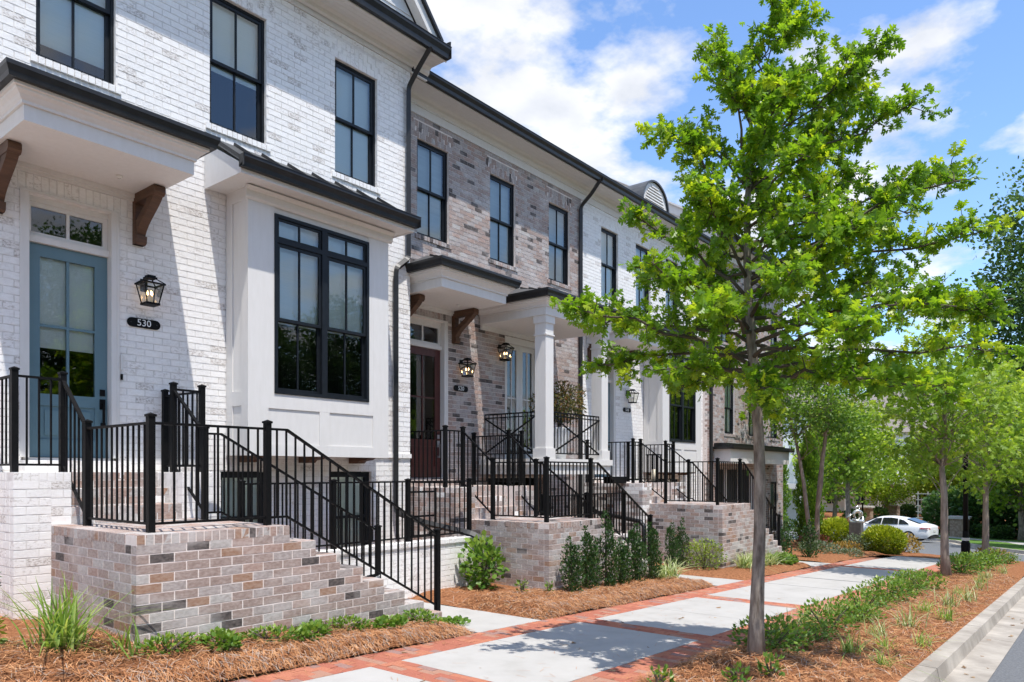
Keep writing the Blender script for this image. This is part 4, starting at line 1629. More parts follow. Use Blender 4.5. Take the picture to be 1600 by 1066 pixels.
# ------------------------------------------------------------------ lanterns and number plaques
lan = make_lantern()
lan0 = make_lantern(False)
spots = [((4.205, A - .001, 2.015), 'black tapered lantern with lit candles right of the teal door on the white house'),
         ((10.50, B_ - .001, 1.83), 'black tapered lantern above the number 520 plaque on brown brick'),
         ((11.66, B_ - .001, 2.28), 'black tapered lantern left of the white french doors behind the balcony column'),
         ((16.85, B_ - .001, 1.79), 'black unlit lantern above the number 510 plaque on white brick')]
for i, (p, lb) in enumerate(spots):
    if i == 0:
        lan.location = p
        lan.scale = (.85,) * 3
        lan['label'] = lb
    elif i == 3:
        lan0.location = p
        lan0.scale = (.85,) * 3
        lan0['label'] = lb
    else:
        copy_tree(lan, p, 0, lb)
plaque('530', 4.205, A - .002, 1.815, 'black pill shaped number 530 plaque under the lantern by the teal door')
plaque('520', 10.49, B_ - .002, 1.615, 'black pill shaped number 520 plaque on brown brick by the dark red door')
plaque('510', 16.85, B_ - .002, 1.62, 'small black number 510 plaque under the far unlit lantern')

# ================================================================== STOOPS
def stoop(label, X0, Y0, ZL, Xs, nst, run, rise, Y1, yb, Yf, ZP, nu, px0, px1, sx0, sx1, door, porch_pal, porch_mort, pbase):
    t = empty('front_stoop', (X0, Y0, zg(X0)), label, 'stoop', 'brick front stoops')
    base = zg(X0) - .35
    s = .0028
    b = MB()
    b.box(X0 + s, Xs - s, Y0 + s, yb, base, ZL - s, 'mortar')
    for i in range(1, nst + 1):
        x1 = Xs + i * run
        b.box(x1 - run - s, x1 - s, Y0 + s, Y1 - s, base - .2, ZL - i * rise - s, 'mortar')
    core = b.build('landing', t)
    br = Bricks(NATURAL, [36, 24, 14, 5, 8, 13])

    def top(v):
        x = Xs
        for i in range(1, nst + 1):
            if v < ZL - i * rise:
                x = Xs + i * run
        return x
    nb = int((ZL - COURSE - base) / COURSE)
    v1 = ZL - COURSE
    v0 = v1 - nb * COURSE
    # alternate the corner bond: even rows start on the front, odd rows on the side
    br.field('-Y', Y0, X0, Xs + nst * run, v0, v1, top=top)
    br.field('-X', X0, Y0 + .10, yb, v0, v1, phase=1)
    row_lock(br, '-Y', Y0, X0, Xs, ZL - COURSE / 2, COURSE - JT)
    row_lock(br, '-X', X0, Y0 + .20, yb, ZL - COURSE / 2, COURSE - JT)
    # lids
    row_lock(br, '+Z', ZL, X0, Xs, Y0 + .10, .20)
    for k in range(int((yb - Y0 - .21) / .0745)):
        br.one('+Z', ZL, X0 + .10, Y0 + .21 + (k + .5) * .0745, .20, .064)
    br.field('+Z', ZL, X0 + .21, Xs, Y0 + .21, yb, course=.103)
    for i in range(1, nst + 1):
        z = ZL - i * rise
        xa, xb = Xs + (i - 1) * run, Xs + i * run
        n = int((Y1 - Y0) / .0745)
        w = (Y1 - Y0) / n
        for k in range(n):
            yc = Y0 + (k + .5) * w
            br.one('+Z', z, xb - .10, yc, .20, w - JT)
            if xb - .205 - xa > .03:
                br.one('+Z', z, (xa + xb - .205) / 2, yc, xb - .215 - xa, w - JT)
    br.emit(core, 230)
    # porch block with cheek walls and upper steps
    b = MB()
    b.box(px0 + s, sx0 - s, yb + s, Yf - .014, pbase, ZP - s, porch_mort)
    b.box(sx1 + s, px1 - s, yb + s, Yf - .014, pbase, ZP - s, porch_mort)
    hs = (ZP - ZL) / nu
    tr = .28
    for k in range(nu):
        b.box(sx0 - s * 2, sx1 + s * 2, yb + k * tr + s, (yb + (k + 1) * tr + s) if k < nu - 1 else Yf - .015, base, ZL + (k + 1) * hs - s * 1.5, porch_mort)
    porch = b.build('porch', t)
    pb = Bricks(*porch_pal)
    npc = int((ZP - COURSE - pbase) / COURSE)
    pv0 = ZP - COURSE - npc * COURSE
    pb.field('-Y', yb, px0, X0 + .0, pv0, ZP - COURSE)
    row_lock(pb, '-Y', yb, px0, sx0, ZP - COURSE / 2, COURSE - JT)
    row_lock(pb, '-Y', yb, sx1, px1, ZP - COURSE / 2, COURSE - JT)
    pb.field('-X', px0, yb + .10, Yf - .02, pv0, ZP - COURSE, phase=1)
    row_lock(pb, '-X', px0, yb + .2, Yf - .02, ZP - COURSE / 2, COURSE - JT)
    npl = int((ZP - COURSE - ZL) / COURSE)
    pb.field('-Y', yb, X0, sx0, ZL + .004, ZP - COURSE)
    pb.field('-Y', yb, sx1, px1, ZL + .004, ZP - COURSE)
    mix = (NATURAL + WHITE[:2], [22, 14, 34, 5, 0, 24, 2, 3])
    sb = Bricks(*mix)
    for k in range(nu):
        za, zb2 = ZL + k * hs, ZL + (k + 1) * hs
        y = yb + k * tr
        sb.field('-Y', y, sx0, sx1, za + .003, zb2 - hs / 2, course=hs / 2)
        row_lock(sb, '-Y', y, sx0, sx1, zb2 - hs / 4, hs / 2 - JT, w=.106)
        row_lock(sb, '+Z', zb2, sx0, sx1, y + .10, .20)
        row_lock(sb, '+Z', zb2, sx0, sx1, y + .245, .07)
    yy = yb + nu * tr
    row_lock(pb, '+Z', ZP, px0, sx0, yb + .10, .20)
    row_lock(pb, '+Z', ZP, sx1, px1, yb + .10, .20)
    pb.field('+Z', ZP, px0, px1, yy, Yf - .02, course=.103)
    # threshold step under the door
    dx0, dx1, zd = door
    b = MB()
    b.box(dx0 + s, dx1 - s, Yf - .24 + s, Yf - .013, ZP - .02, zd - .042, porch_mort)
    b.build('threshold_step', t)
    row_lock(pb, '-Y', Yf - .24, dx0, dx1, (ZP + zd - .036) / 2, zd - .036 - ZP - .012, w=.106)
    row_lock(pb, '+Z', zd - .036, dx0, dx1, Yf - .135, .2, w=.106)
    pb.emit(porch, 60)
    sb.emit(porch, 60)
    return t


st530 = stoop('brick stoop with landing and steps below the teal door', 2.79, 6.20, -.52, 4.256, 7, .303, .1644, 7.50, 8.0, A, 0.0, 3, 2.47, 4.56, 2.97, 4.10,
              (2.86, 3.95, .165), (WHITE, [30, 30, 30, 10]), 'white_mortar', zg(2.6) - .1)
st520 = stoop('brick stoop with upright hollies planted along its front', 9.12, 6.60, -.785, 10.72, 6, .303, .1644, 7.88, 8.2, B_, -.25, 3, 8.72, 10.93, 9.22, 10.42,
              (9.05, 10.1, -.10), (NATURAL + WHITE[:2], [30, 24, 20, 2, 1, 20, 2, 3]), 'mortar', zg(9) - .2)
st510 = stoop('brick stoop behind the street oak with a tall plain side wall', 15.10, 6.36, -.715, 16.7, 8, .303, .1644, 7.6, 8.1, B_, -.25, 3, 14.78, 16.95, 15.2, 16.4,
              (15.22, 16.28, -.115), (NATURAL + WHITE[:2], [14, 14, 8, 3, 2, 18, 22, 19]), 'mortar', zg(15) - .2)

# ================================================================== RAILINGS
pm = MB()
pm.box(-.029, .029, -.029, .029, 0, 1.0, 'black_metal')
POST_ME = pm.mesh('post')
cm = MB()
cm.box(-.037, .037, -.037, .037, 1.0, 1.018, 'black_metal')
cm.add([(-.037, -.037, 1.018), (.037, -.037, 1.018), (.037, .037, 1.018), (-.037, .037, 1.018), (0, 0, 1.036)], [(0, 1, 4), (1, 2, 4), (2, 3, 4), (3, 0, 4)], 'black_metal')
CAP_ME = cm.mesh('cap')
bm_ = MB()
bm_.box(-.008, .008, -.008, .008, 0, 1, 'black_metal')
BAL_ME = bm_.mesh('baluster')


class Rail:
    def __init__(s, name, label, p, group='black metal railings of the stoops', cat='railing'):
        s.t = empty(name, p, label, cat, group)

    def post(s, x, y, z, h=1.0):
        p = link('post', POST_ME, s.t, loc=(x, y, z))
        p.scale = (1, 1, h)
        c = bpy.data.objects.new('cap', CAP_ME)
        col.objects.link(c)
        c.parent = p
        return p

    def run(s, p, q, lo=.075, hi=.945, gap=.108, flat=0.0):
        """p, q: (x,y,zbase)"""
        P, Q = Vector(p), Vector(q)
        d = Q - P
        L = math.hypot(d.x, d.y)
        u = Vector((d.x / L, d.y / L, 0))
        fl = P + u * flat
        fl.z = P.z
        if flat:
            b = MB()
            b.bar(P + Vector((0, 0, hi)), fl + Vector((0, 0, hi)), .036, .022, 'black_metal')
            b.bar(fl + Vector((0, 0, hi)), Q + Vector((0, 0, hi)), .036, .022, 'black_metal')
            b.build('top_rail', s.t)
            b = MB()
            b.bar(P + Vector((0, 0, lo)), fl + Vector((0, 0, lo)), .024, .022, 'black_metal')
            b.bar(fl + Vector((0, 0, lo)), Q + Vector((0, 0, lo)), .024, .022, 'black_metal')
            b.build('bottom_rail', s.t)
        else:
            for nm, hz, w in (('top_rail', hi, .036), ('bottom_rail', lo, .024)):
                b = MB()
                b.bar(P + Vector((0, 0, hz)), Q + Vector((0, 0, hz)), w, .022, 'black_metal')
                b.build(nm, s.t)
        n = max(1, int(round(L / gap)))
        for i in range(1, n):
            r = P + u * (L * i / n)
            f = L * i / n
            r.z = P.z if f < flat else P.z + (Q.z - P.z) * (f - flat) / (L - flat)
            o = link('baluster', BAL_ME, s.t, loc=(r.x, r.y, r.z + lo))
            o.scale = (1, 1, hi - lo)


def stoop_rails(nm, dx, dy, X0, Y0, ZL, Xs, Xe, Ze, yb, Yf, ZP, px0, px1, sx0, sx1, Y1, mid=True):
    r = Rail('stair_railing', 'black railing from %s along the street side of its steps' % nm, (X0, Y0, ZL))
    pts = [(px0 + .10, Yf - .06, ZP), (px0 + .10, yb + .30, ZP), (sx0 + .03, yb + .30, ZP), (X0 + .21, yb - .30, ZL), (X0 + .21, Y0 + .20, ZL), (Xs - .12, Y0 + .20, ZL), (Xe, Y0 + .20, Ze)]
    for p in pts[1:]:
        r.post(*p)
    r.post(*pts[0])
    for a, c in zip(pts[:5], pts[1:6]):
        r.run(a, c)
    r.run(pts[5], pts[6], flat=.22)
    r2 = Rail('stair_railing', 'black railing from %s along the house side of its steps' % nm, (sx1, yb, ZL))
    q = [(px1 - .12, Yf - .06, ZP), (px1 - .08, yb + .28, ZP), (sx1 + .04, yb + .28, ZP), (sx1 + .10, yb - .30, ZL)]
    for p in q:
        r2.post(*p)
    for a, c in zip(q, q[1:]):
        r2.run(a, c)
    e = (Xe - .05, Y1 - .06, Ze)
    r2.post(*e)
    r2.run(q[3], e, flat=.18)


stoop_rails('the teal door porch', 0, 0, 2.79, 6.20, -.52, 4.256, 6.50, -1.72, 8.0, A, 0.0, 2.47, 4.56, 2.97, 4.10, 7.50)
stoop_rails('the dark red door porch', 0, 0, 9.12, 6.60, -.785, 10.72, 12.72, -1.84, 8.2, B_, -.25, 8.72, 10.93, 9.22, 10.42, 7.88)
stoop_rails('the far white house porch', 0, 0, 15.10, 6.36, -.715, 16.7, 19.2, -2.12, 8.1, B_, -.25, 14.78, 16.95, 15.2, 16.4, 7.6)

# areaway walls and fences
def areaway(label_w, label_f, x0, x1, y, zt, zf, pal, mort, sidex=None):
    t = empty('retaining_wall', (x0, y, zf), label_w, 'wall')
    b = MB()
    b.box(x0, x1, y + .004, y + .22, zf - .3, zt - .07, mort)
    w = b.build('wall', t)
    br = Bricks(*pal)
    n = int((zt - .075 - zf + .3) / COURSE)
    br.field('-Y', y, x0, x1, zt - .075 - n * COURSE, zt - .075)
    row_lock(br, '-Y', y - .025, x0, x1, zt - .037, .066, w=.106)
    row_lock(br, '+Z', zt, x0, x1, y + .09, .21, w=.106)
    b = MB()
    b.box(x0 + .005, x1 - .005, y - .018, y + .21, zt - .07, zt - .008, mort)
    b.build('coping', t)
    br.emit(w, 150)
    r = Rail('areaway_fence', label_f, (x0, y + .1, zt), 'fences round the basement areaways', 'fence')
    L = x1 - x0
    n = max(1, int(L / 1.1))
    for i in range(n + 1):
        r.post(x0 + .05 + (L - .1) * i / n, y + .1, zt, .90)
    for i in range(n):
        r.run((x0 + .05 + (L - .1) * i / n, y + .1, zt), (x0 + .05 + (L - .1) * (i + 1) / n, y + .1, zt), lo=.06, hi=.88)


areaway('low white brick retaining wall under the black fence beside the first stoop', 'black picket fence on the white wall before the basement windows', 4.75, 8.86, 7.86, -1.02, zg(7), (WHITE, [34, 26, 32, 8]), 'white_mortar')
areaway('low pale brick retaining wall behind the upright hollies', 'black picket fence in the shade below the balcony', 11.0, 14.1, 8.05, -1.33, zg(12), (NATURAL + WHITE[:2], [14, 14, 8, 3, 2, 18, 22, 19]), 'mortar')
# side gate of the second areaway
g = empty('areaway_gate', (8.35, 8.55, -1.35), 'narrow black gate with cross rails left of the dark red door steps', 'gate')
for nm, bx_ in (('gate_stile', (8.03, 8.06, 8.53, 8.56, -1.05, -.25)), ('gate_stile', (8.62, 8.65, 8.53, 8.56, -1.05, -.25)), ('gate_rail', (8.06, 8.62, 8.535, 8.555, -.33, -.30)), ('gate_rail', (8.06, 8.62, 8.535, 8.555, -.72, -.69)), ('gate_rail', (8.06, 8.62, 8.535, 8.555, -1.03, -1.0))):
    part(nm, g, 'black_metal', bx_)
# drain pipe of the second house
b = MB()
b.tube([(14.60, 9.60, -.75), (14.55, 9.2, -.92), (14.42, 8.4, -1.02), (14.32, 7.9, -1.08), (14.30, 7.8, -1.18), (14.30, 7.78, -2.0)], .05, 'pvc', 8)
tag(b.build('drain_pipe', smooth=True), 'black plastic drain pipe bending down behind the hollies', 'pipe')

# sign leaning on the steps
sx, sy, sz = 5.66, 6.56, -1.34
sg = empty('garden_sign', (sx, sy, sz), 'small black sign with white script leaning on the lower steps', 'sign')
b = MB()
b.box(-.115, .115, -.008, .008, 0, .165, 'black_metal')
pl = b.build('board', sg)
b = MB()
b.box(-.13, .13, -.05, .05, -.001, .02, 'trim_dull')
base_ = b.build('foot', sg)
for o in (pl, base_):
    o.matrix_parent_inverse = Matrix.Identity(4)
pl.rotation_euler = (R(-14), 0, 0)
for tx, zz_ in (('Brewer', .115), ('Garden', .05)):
    l_ = lettering(tx, .068, 'digit', pl, (0, -.0085, zz_), (R(90), R(-8), 0), shear=.35, ext=.001)
sg.rotation_euler = (0, 0, R(14))

# lantern with candle and door mat on the far porch
t = empty('floor_lantern', (16.55, 8.75, -.25), 'black floor lantern holding a cream pillar candle on the far porch', 'lantern')
b = MB()
for sx_ in (-1, 1):
    for sy_ in (-1, 1):
        b.box(16.55 + sx_ * .12 - .012, 16.55 + sx_ * .12 + .012, 8.75 + sy_ * .12 - .012, 8.75 + sy_ * .12 + .012, -.22, .42, 'black_metal')
b.box(16.40, 16.70, 8.60, 8.90, -.25, -.22, 'black_metal')
b.box(16.40, 16.70, 8.60, 8.90, .42, .45, 'black_metal')
b.build('frame', t)
b = MB()
b.lathe([(.065, -.22), (.065, .06), (.05, .07)], 'candle', 14, (16.55, 8.75))
b.build('candle', t, smooth=True)
t = empty('flower_box', (14.5, 8.62, -.25), 'black trough planter on the porch by the far white column', 'planter')
b = MB()
b.prism([(14.15, -.25), (14.75, -.25), (14.80, -.10), (14.10, -.10)], 'y', 8.50, 8.72, 'black_metal')
b.build('trough', t)

# ================================================================== PLANTS
OAK_V = [(0, 0, 0), (.04, .16, 0), (.20, .20, 0), (.30, .36, 0), (.07, .40, 0), (.36, .56, 0), (.40, .72, 0), (.08, .66, 0), (.24, .84, 0), (.09, .88, 0), (0, 1, 0)]
OAK_T = [(x, y, -.35 * abs(x)) for x, y, z in OAK_V] + [(-x, y, -.35 * abs(x)) for x, y, z in OAK_V[1:-1]] + [(0, .38, 0), (0, .64, 0)]
# right half polygons then left half
OAK_F = [(0, 1, 2, 3, 4, 20), (20, 4, 5, 6, 7, 21), (21, 7, 8, 9, 10), (20, 14 - 1, 12, 11 + 0, 0), ]
_l = list(range(11, 20))     # mirrored of 1..9
OAK_F = [(0, 1, 2, 3, 4, 20), (20, 4, 5, 6, 7, 21), (21, 7, 8, 9, 10), (20, _l[3], _l[2], _l[1], _l[0], 0), (21, _l[6], _l[5], _l[4], _l[3], 20), (10, _l[8], _l[7], _l[6], 21)]
OVAL_T = [(0, 0, 0), (.28, .4, -.06), (0, 1, 0), (-.28, .4, -.06)]
OVAL_F = [(0, 1, 2, 3)]
WIDE_T = [(0, 0, 0), (.36, .25, -.05), (.36, .65, -.05), (0, 1, -.02), (-.36, .65, -.05), (-.36, .25, -.05)]
WIDE_F = [(0, 1, 2, 3), (0, 3, 4, 5)]
NARROW_T = [(0, 0, 0), (.12, .5, -.02), (0, 1, 0), (-.12, .5, -.02)]
TEMPL = {'oak': (OAK_T, OAK_F), 'oval': (OVAL_T, OVAL_F), 'wide': (WIDE_T, WIDE_F), 'narrow': (NARROW_T, OVAL_F)}


def leaf_mesh(name, pos, dirs, size, m, templ='oval', tint=None, flat=.6):
    k = len(pos)
    pos, dirs = np.asarray(pos), np.asarray(dirs)
    zax = nr.normal(size=(k, 3))
    zax[:, 2] = np.abs(zax[:, 2]) + flat
    rot = frames(dirs + 1e-6, zax)
    s = np.repeat((size * nr.uniform(.7, 1.25, k))[:, None], 3, 1)
    M = np.zeros((k, 4, 4))
    M[:, :3, :3] = rot * s[:, None, :]
    M[:, :3, 3] = pos
    M[:, 3, 3] = 1
    if tint is None:
        tint = nr.random(k)
    tv, tf = TEMPL[templ]
    return inst_mesh(name, tv, tf, M, [m], tints=np.clip(tint, 0, 1))


def shell_points(n, r, bias=.33, lumps=6, amp=.18, seed=0, lower=0.0):
    """points in a lumpy ellipsoid sitting on z=0"""
    d = nr.normal(size=(n, 3))
    d /= np.linalg.norm(d, axis=1)[:, None]
    rg = np.random.default_rng(seed)
    ld = rg.normal(size=(lumps * 3, 3))
    ld /= np.linalg.norm(ld, axis=1)[:, None]
    f = 1 + amp * (np.max(d @ ld.T, axis=1) * 2 - 1.7)
    rad = nr.random(n) ** bias * f
    p = d * rad[:, None] * np.asarray(r)
    p[:, 2] += r[2] * (1 - lower)
    return p, d, rad


def bush_meshes(r, n, size, m, templ='oval', seed=0, amp=.2, up=.35, bias=.33, lower=.15):
    p, d, rad = shell_points(n, r, bias, seed=seed, amp=amp, lower=lower)
    keep = p[:, 2] > .01
    p, d, rad = p[keep], d[keep], rad[keep]
    dirs = d + nr.normal(0, .55, p.shape) + np.array([0, 0, up])
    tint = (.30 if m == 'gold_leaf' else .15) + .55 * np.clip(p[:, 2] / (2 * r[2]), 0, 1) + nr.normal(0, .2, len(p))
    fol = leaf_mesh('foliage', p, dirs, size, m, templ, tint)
    b = MB()
    rg = random.Random(seed)
    for i in range(7):
        a = rg.uniform(0, 6.28)
        b.tube([(0.02 * math.cos(a), .02 * math.sin(a), 0), (r[0] * .35 * math.cos(a), r[1] * .35 * math.sin(a), r[2] * .8), (r[0] * .6 * math.cos(a), r[1] * .6 * math.sin(a), r[2] * 1.4)], [.012, .008, .004], 'twig', 5)
    return fol, b.mesh('stem')


def plant(name, label, cat, group, loc, meshes, rot=0, sc_=1):
    t = empty(name, loc, label, cat, group)
    for nm, me in zip(('foliage', 'stem'), meshes):
        o = bpy.data.objects.new(nm, me)
        col.objects.link(o)
        o.parent = t
    t.rotation_euler = (0, 0, rot)
    t.scale = sc_ if isinstance(sc_, tuple) else (sc_,) * 3
    return t


def column_meshes(h, r, n, size, m, seed=0, templ='oval'):
    nsp = 1 if h > 2 else 5
    rg_ = np.random.default_rng(seed)
    sp_h = np.concatenate([[1.0], rg_.uniform(.62, .9, 4)])[:nsp]
    sp_a = rg_.uniform(0, 6.28, 5)[:nsp]
    sp_r = np.concatenate([[0.0], rg_.uniform(.45, .75, 4) * r])[:nsp]
    wh = nr.integers(0, nsp, n)
    z = nr.random(n) ** .9 * h * sp_h[wh]
    a = nr.uniform(0, 2 * np.pi, n)
    zr_ = z / (h * sp_h[wh])
    prof = (.6 if nsp > 1 else 1) * r * (np.sin(np.clip(zr_ * .88 + .12, 0, 1) * np.pi) ** .5) * (1 + .25 * np.sin(a * 3 + seed + z * 5))
    rr = prof * nr.random(n) ** .4
    p = np.stack([rr * np.cos(a) + sp_r[wh] * np.cos(sp_a[wh]), rr * np.sin(a) + sp_r[wh] * np.sin(sp_a[wh]), z], 1)
    dirs = np.stack([np.cos(a) * .6, np.sin(a) * .6, np.full(n, .9)], 1) + nr.normal(0, .35, (n, 3))
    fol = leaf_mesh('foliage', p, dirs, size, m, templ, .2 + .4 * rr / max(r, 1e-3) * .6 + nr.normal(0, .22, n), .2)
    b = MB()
    rg = random.Random(seed)
    for i in range(4):
        x, y = rg.uniform(-r, r) * .4, rg.uniform(-r, r) * .4
        b.tube([(x * .4, y * .4, 0), (x * .6, y * .6, h * .6)], [.012, .005], 'twig', 5)
    return fol, b.mesh('stem')


def blades_mesh(n, h, w, spread, m, droop=.6, seed=0):
    """arching grass blades from one crown, five segments each"""
    rg = np.random.default_rng(seed)
    V, F, T = [], [], []
    for i in range(n):
        a = rg.uniform(0, 6.283)
        L = h * rg.uniform(.55, 1.15)
        lean = abs(rg.normal(0, spread)) + .05
        bx_, by = rg.normal(0, .035 + .06 * h, 2)
        dx, dy = math.cos(a), math.sin(a)
        sx_, sy_ = -dy, dx
        k = len(V)
        ti = rg.random()
        for s in range(6):
            t = s / 5
            out = L * (lean * t + droop * lean * t ** 2.5)
            zz_ = L * (t - droop * lean * .55 * t ** 2.6)
            ww = w * (1 - t ** 2.2) * .5 + .0006
            for sg_ in (-1, 1):
                V.append((bx_ + dx * out + sx_ * ww * sg_, by + dy * out + sy_ * ww * sg_, zz_))
                T.append(ti)
            if s:
                j = k + s * 2
                F.append((j - 2, j - 1, j + 1, j))
    me = bpy.data.meshes.new('blades')
    me.from_pydata(V, [], F)
    me.materials.append(MATS[m])
    at = me.attributes.new('tint', 'FLOAT', 'POINT')
    at.data.foreach_set('value', np.array(T, dtype=np.float32))
    me.update()
    return me


def clump(name, label, cat, group, loc, me, rot=0, sc_=1):
    o = link(name, me, loc=loc)
    o.rotation_euler = (0, 0, rot)
    o.scale = sc_ if isinstance(sc_, tuple) else (sc_,) * 3
    tag(o, label, cat, group)
    return o


def on_bed(x, y):
    return (x, y, bedz(x, y))


# ---- near beds
clump('liriope_clump', 'tall green strappy grass clump at the corner of the first stoop', 'grass clump', None, (2.30, 6.35, bedz(2.3, 6.35) - .03), blades_mesh(105, .60, .020, .40, 'blade', .75, 3))
clump('liriope_clump', 'thin green blades beside the tall grass clump by the first stoop', 'grass clump', None, on_bed(2.62, 6.02), blades_mesh(22, .36, .016, .5, 'blade', .7, 8))
# ground cover along the first stoop
gc = bush_meshes((.32, .13, .055), 330, .052, 'shrub_leaf', 'wide', 21, .45, .5)
gc2 = bush_meshes((.26, .12, .075), 300, .052, 'shrub_leaf', 'oval', 22, .45, .5)
names = ['nearest the tall grass clump', 'second from the tall grass clump', 'third from the tall grass clump', 'in the middle of the row', 'just right of the middle', 'third from the path', 'second from the path', 'right at the concrete path']
for i, nm in enumerate(names):
    x = 2.95 + i * .47
    plant('ground_cover', 'low green ground cover along the first stoop, ' + nm, 'ground cover', 'ground cover below the first stoop', on_bed(x, 5.98 + .05 * math.sin(i * 2)), gc if i % 2 else gc2, i * 1.3, (1.0 + .1 * math.sin(i), 1, .9))
plant('dark_shrub', 'dark leafy shrub cut off by the left picture edge', 'shrub', None, on_bed(1.82, 7.5), bush_meshes((.34, .34, .42), 700, .07, 'holly_leaf', 'oval', 34, .3))
plant('lime_shrub', 'yellow green sprig at the left picture edge', 'shrub', None, on_bed(1.86, 6.72), bush_meshes((.14, .14, .16), 120, .07, 'lime_shrub', 'oval', 35, .3))
# camellia like shrub in front of the white retaining wall
plant('camellia_shrub', 'glossy green broadleaf shrub in front of the white retaining wall', 'shrub', None, on_bed(8.55, 7.45), bush_meshes((.32, .32, .42), 430, .095, 'shrub_leaf', 'wide', 31, .55, .4, .45))
plant('seedling', 'tiny green seedling in the straw left of the second stoop', 'seedling', None, on_bed(8.65, 6.75), bush_meshes((.07, .07, .10), 40, .06, 'shrub_leaf', 'oval', 32, .3, .6))
plant('seedling', 'tiny green seedling in the straw close to the second stoop corner', 'seedling', None, on_bed(8.98, 6.5), bush_meshes((.06, .06, .09), 36, .055, 'shrub_leaf', 'oval', 33, .3, .6), 1.1)
# upright hollies
hm = [column_meshes(1.0, .165, 1500, .045, 'holly_leaf', 41), column_meshes(.88, .165, 1400, .045, 'holly_leaf', 42), column_meshes(1.12, .155, 1500, .045, 'holly_leaf', 43)]
nm = ['first from the stoop corner', 'second from the stoop corner', 'third and tallest from the stoop corner', 'fourth from the stoop corner', 'fifth from the stoop corner', 'sixth, nearest the steps end']
for i in range(6):
    x = 9.28 + i * .52
    s_ = [.95, .98, 1.12, .86, 1.0, 1.02][i]
    plant('upright_holly', 'narrow upright dark green holly, ' + nm[i], 'holly', 'upright hollies along the second stoop', on_bed(x, 6.34 + .03 * (i % 2)), hm[[1, 0, 2, 1, 0, 0][i]], i * 1.7, (1.05, 1.05, s_))
plant('upright_holly', 'pair of slim upright hollies against the third stoop wall, left one', 'holly', 'upright hollies at the third stoop', on_bed(14.35, 7.15), hm[0], .4, (.9, .9, .95))
plant('upright_holly', 'pair of slim upright hollies against the third stoop wall, right one', 'holly', 'upright hollies at the third stoop', on_bed(14.62, 7.05), hm[2], .9, (.9, .9, .95))
plant('dark_shrub', 'dark low shrub behind the end post of the second stair railing', 'shrub', None, on_bed(13.9, 7.9), bush_meshes((.4, .4, .38), 500, .075, 'holly_leaf', 'oval', 45, .25), 0, 1)
plant('lime_shrub', 'rounded lime green shrub at the third stoop wall', 'shrub', None, on_bed(14.75, 6.62), bush_meshes((.42, .42, .34), 900, .06, 'lime_shrub', 'oval', 46, .28), 0, 1)
vb = blades_mesh(95, .36, .017, .75, 'pale_blade', .8, 51)
vb2 = blades_mesh(80, .34, .017, .8, 'pale_blade', .8, 52)
clump('variegated_grass', 'cream striped grass clump at the foot of the second stoop steps', 'grass clump', None, on_bed(12.45, 6.25), vb, .2, 1.15)
clump('variegated_grass', 'cream striped grass clump half hidden by the last holly', 'grass clump', None, on_bed(12.05, 6.2), vb2, 1.2, .8)
for i, (x, lb) in enumerate(((15.5, 'left of the oak trunk'), (16.0, 'just behind the oak trunk'), (16.6, 'right of the oak trunk'), (17.05, 'last before the green mat'))):
    clump('variegated_grass', 'cream striped grass along the third stoop, ' + lb, 'grass clump', 'striped grass along the third stoop', on_bed(x, 6.05), vb if i % 2 else vb2, i, 1.1)
plant('ground_cover', 'dark green mat of ground cover at the third stoop end', 'ground cover', None, on_bed(17.8, 6.0), gc, .3, (2.2, 2.2, 1.8))

# ---- verge shrubs
vm = [bush_meshes((.36, .30, .20), 420, .058, 'shrub_leaf', 'oval', 61, .55, .45, .5), bush_meshes((.40, .32, .24), 620, .058, 'shrub_leaf', 'oval', 62, .5, .45, .42), bush_meshes((.44, .36, .22), 800, .062, 'shrub_leaf', 'oval', 63, .4, .45)]
verge = [(7.05, 2.50, 2, 1.05, 'dark low verge shrub right beside the oak trunk'), (7.65, 2.48, 0, 1.0, 'yellowish low verge shrub, second after the oak trunk'), (8.3, 2.40, 0, .7, 'sparse low verge shrub, third after the oak trunk'),
         (8.95, 2.50, 1, 1.1, 'full low verge shrub, fourth after the oak trunk'), (9.9, 2.42, 2, .8, 'small low verge shrub, fifth after the oak trunk'), (10.6, 2.52, 1, 1.1, 'dense low verge shrub, sixth after the oak trunk'),
         (11.55, 2.5, 0, .8, 'low verge shrub, seventh after the oak trunk'), (12.5, 2.6, 2, 1.1, 'low verge shrub, eighth after the oak trunk'), (13.6, 2.55, 1, 1.15, 'low verge shrub, ninth after the oak trunk'),
         (14.8, 2.55, 2, 1.1, 'last low verge shrub before the second street oak'), (18.9, 2.45, 2, 1.4, 'broad dark verge shrub just behind the second street oak'), (20.4, 2.3, 2, 1.3, 'broad dark verge shrub in front of the lamp post'),
         (22.2, 2.2, 1, 1.2, 'green verge shrub right of the lamp post'), (23.6, 2.0, 0, 1.1, 'pale verge shrub at the street corner')]
for i, (x, y, k_, s_, lb) in enumerate(verge):
    plant('verge_shrub', lb, 'shrub', 'low shrubs on the verge', on_bed(x, y), vm[k_], i * 1.9, (s_ * .86, s_ * .86, s_ * .74))
plant('seedling', 'small leafy sprig in the straw left of the oak trunk', 'seedling', None, on_bed(5.75, 2.30), bush_meshes((.10, .09, .08), 60, .06, 'shrub_leaf', 'oval', 65, .3, .6), 0, 1)
plant('seedling', 'small leafy sprig directly in front of the oak trunk', 'seedling', None, on_bed(6.10, 2.15), bush_meshes((.11, .09, .10), 70, .06, 'shrub_leaf', 'oval', 66, .3, .6), 0, 1)
plant('seedling', 'small leafy sprig at the pavers behind the oak trunk', 'seedling', None, on_bed(5.3, 2.75), bush_meshes((.09, .09, .08), 50, .055, 'shrub_leaf', 'oval', 67, .3, .6), 2, 1)
